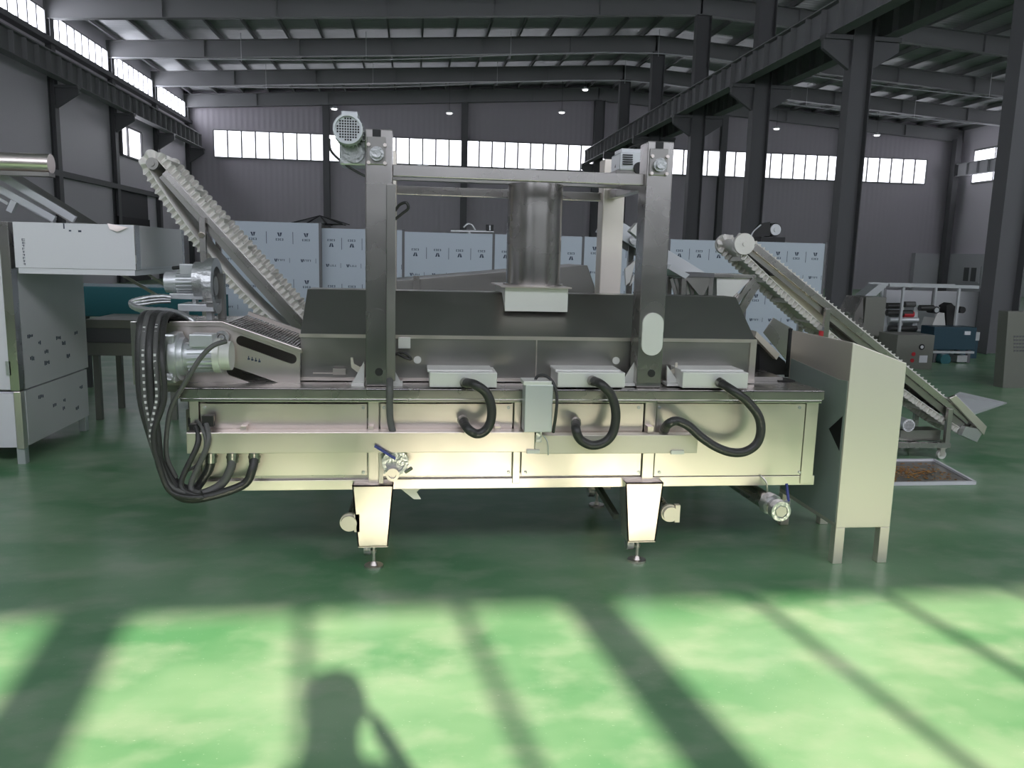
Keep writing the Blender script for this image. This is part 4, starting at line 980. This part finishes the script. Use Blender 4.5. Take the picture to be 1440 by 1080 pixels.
c = P(1330, 506, 11.9); MB().cyl(c, c+V((0,.12,0)), .09, 20).build('wheel', 'teal', BM)
MB().fb(1346, 500, 1360, 509, 11.95, .2).build('gearbox', 'cast', BM)
RB = thing('grey_bin', 'olive grey metal bin machine cropped by the right edge', 'machine', (P(1430, 500, 9.5).x, 9.8, 0))
q = P(1408, 440, 9.5)
MB().prism([P(1418, 438, 9.5), P(1520, 440, 9.5), P(1520, 562, 9.5), P(1409, 560, 9.5)], (0, .18, 0)).build('body', 'olive', RB, .006)
g = MB()
for i in range(7):
    for j in range(5): g.fb(1426+i*4, 472+j*5, 1428.5+i*4, 474.5+j*5, 9.495, .006)
g.build('vent_holes', 'darksteel', RB)
for px in (1414, 1500):
    for yy in (9.52,): q = P(px, 550, 9.5); MB().box(q.x, q.x+.06, yy, yy+.06, 0, q.z+.03).build('leg', 'darksteel', RB)
c = P(1152, 467, 5.85); o = MB().cyl(V((c.x, c.y-.03, c.z-.03)), V((c.x, c.y-.03, c.z+.012)), .018, 14)
o.cur = 0; tag(o.build('warning_light', 'red', TR))

# ===================================================== PHOTOGRAPHER (behind the camera; its shadow is in the picture)
PX, PY = .15, -.38
me = bpy.data.meshes.new('person')
J = {'pel': (PX, PY, .93, .13), 'wst': (PX, PY, 1.08, .125), 'chs': (PX, PY, 1.30, .145), 'nk0': (PX, PY+.01, 1.43, .075), 'nk1': (PX, PY+.02, 1.50, .055), 'hd0': (PX, PY+.03, 1.57, .08), 'hd1': (PX, PY+.02, 1.65, .085), 'hd2': (PX, PY+.01, 1.71, .05)}
for s_, n_ in ((-1, 'l'), (1, 'r')):
    J['hip'+n_] = (PX+s_*.09, PY, .88, .095); J['kn'+n_] = (PX+s_*.12, PY+.01, .49, .062); J['an'+n_] = (PX+s_*.13, PY-.01, .09, .042); J['to'+n_] = (PX+s_*.15, PY+.15, .035, .035)
    J['sh'+n_] = (PX+s_*.18, PY, 1.39, .065); J['el'+n_] = (PX+s_*.26, PY+.10, 1.16, .045); J['wr'+n_] = (PX+s_*.13, PY+.27, 1.33, .03); J['ha'+n_] = (PX+s_*.10, PY+.30, 1.38, .032)
    for f_ in range(4): J['f%d%s' % (f_, n_)] = (PX+s_*(.085-.004*f_), PY+.325-.012*f_, 1.42+.006*f_, .010); J['g%d%s' % (f_, n_)] = (PX+s_*(.055-.002*f_), PY+.315-.012*f_, 1.45+.006*f_, .008)
    J['th'+n_] = (PX+s_*.07, PY+.31, 1.385, .010)
E_ = [('pel', 'wst'), ('wst', 'chs'), ('chs', 'nk0'), ('nk0', 'nk1'), ('nk1', 'hd0'), ('hd0', 'hd1'), ('hd1', 'hd2')]
for n_ in 'lr':
    E_ += [('pel', 'hip'+n_), ('hip'+n_, 'kn'+n_), ('kn'+n_, 'an'+n_), ('an'+n_, 'to'+n_), ('chs', 'sh'+n_), ('sh'+n_, 'el'+n_), ('el'+n_, 'wr'+n_), ('wr'+n_, 'ha'+n_), ('ha'+n_, 'th'+n_)]
    for f_ in range(4): E_ += [('ha'+n_, 'f%d%s' % (f_, n_)), ('f%d%s' % (f_, n_), 'g%d%s' % (f_, n_))]
ks = list(J); me.from_pydata([(J[k][0]-PX, J[k][1]-PY, J[k][2]) for k in ks], [(ks.index(a), ks.index(b)) for a, b in E_], [])
po = bpy.data.objects.new('person', me); COL.objects.link(po); po.location = (PX, PY, 0)
me.materials.append(M['cloth'])
md = po.modifiers.new('skin', 'SKIN'); md.use_smooth_shade = True
me.skin_vertices.new() if not me.skin_vertices else None
for i, k in enumerate(ks):
    sv = me.skin_vertices[0].data[i]; sv.radius = (J[k][3], J[k][3]); sv.use_root = (k == 'pel')
sd = po.modifiers.new('sub', 'SUBSURF'); sd.levels = 1; sd.render_levels = 2
ORG[po] = V((PX, PY, 0))
hr = MB(); 
for r0, z0_, r1, z1_ in ((.098, 1.60, .105, 1.66), (.105, 1.66, .085, 1.73), (.085, 1.73, .03, 1.765)): hr.cyl((PX, PY, z0_), (PX, PY, z1_), r0, 16, r2=r1)
hr.build('hair', 'hair', po)
tag(po, 'person in dark clothes whose blurred shadow falls on the lit floor bottom left', 'person')

# ================================================================ LIGHT
sl = bpy.data.lights.new('sun', 'SUN'); so_ = bpy.data.objects.new('sun', sl); COL.objects.link(so_)
sl.energy = 14.5; sl.color = (1, .90, .70); sl.angle = radians(1.0)
so_.rotation_euler = SUN.to_track_quat('-Z', 'Y').to_euler(); so_.location = (5, -12, 9)
W = bpy.data.worlds.new('world'); S.world = W; W.use_nodes = True
bg = W.node_tree.nodes['Background']; bg.inputs[0].default_value = (.86, .90, 1.0, 1); bg.inputs[1].default_value = 2.2
S.cycles.max_bounces = 8; S.cycles.diffuse_bounces = 4; S.cycles.glossy_bounces = 5
S.cycles.sample_clamp_indirect = 6
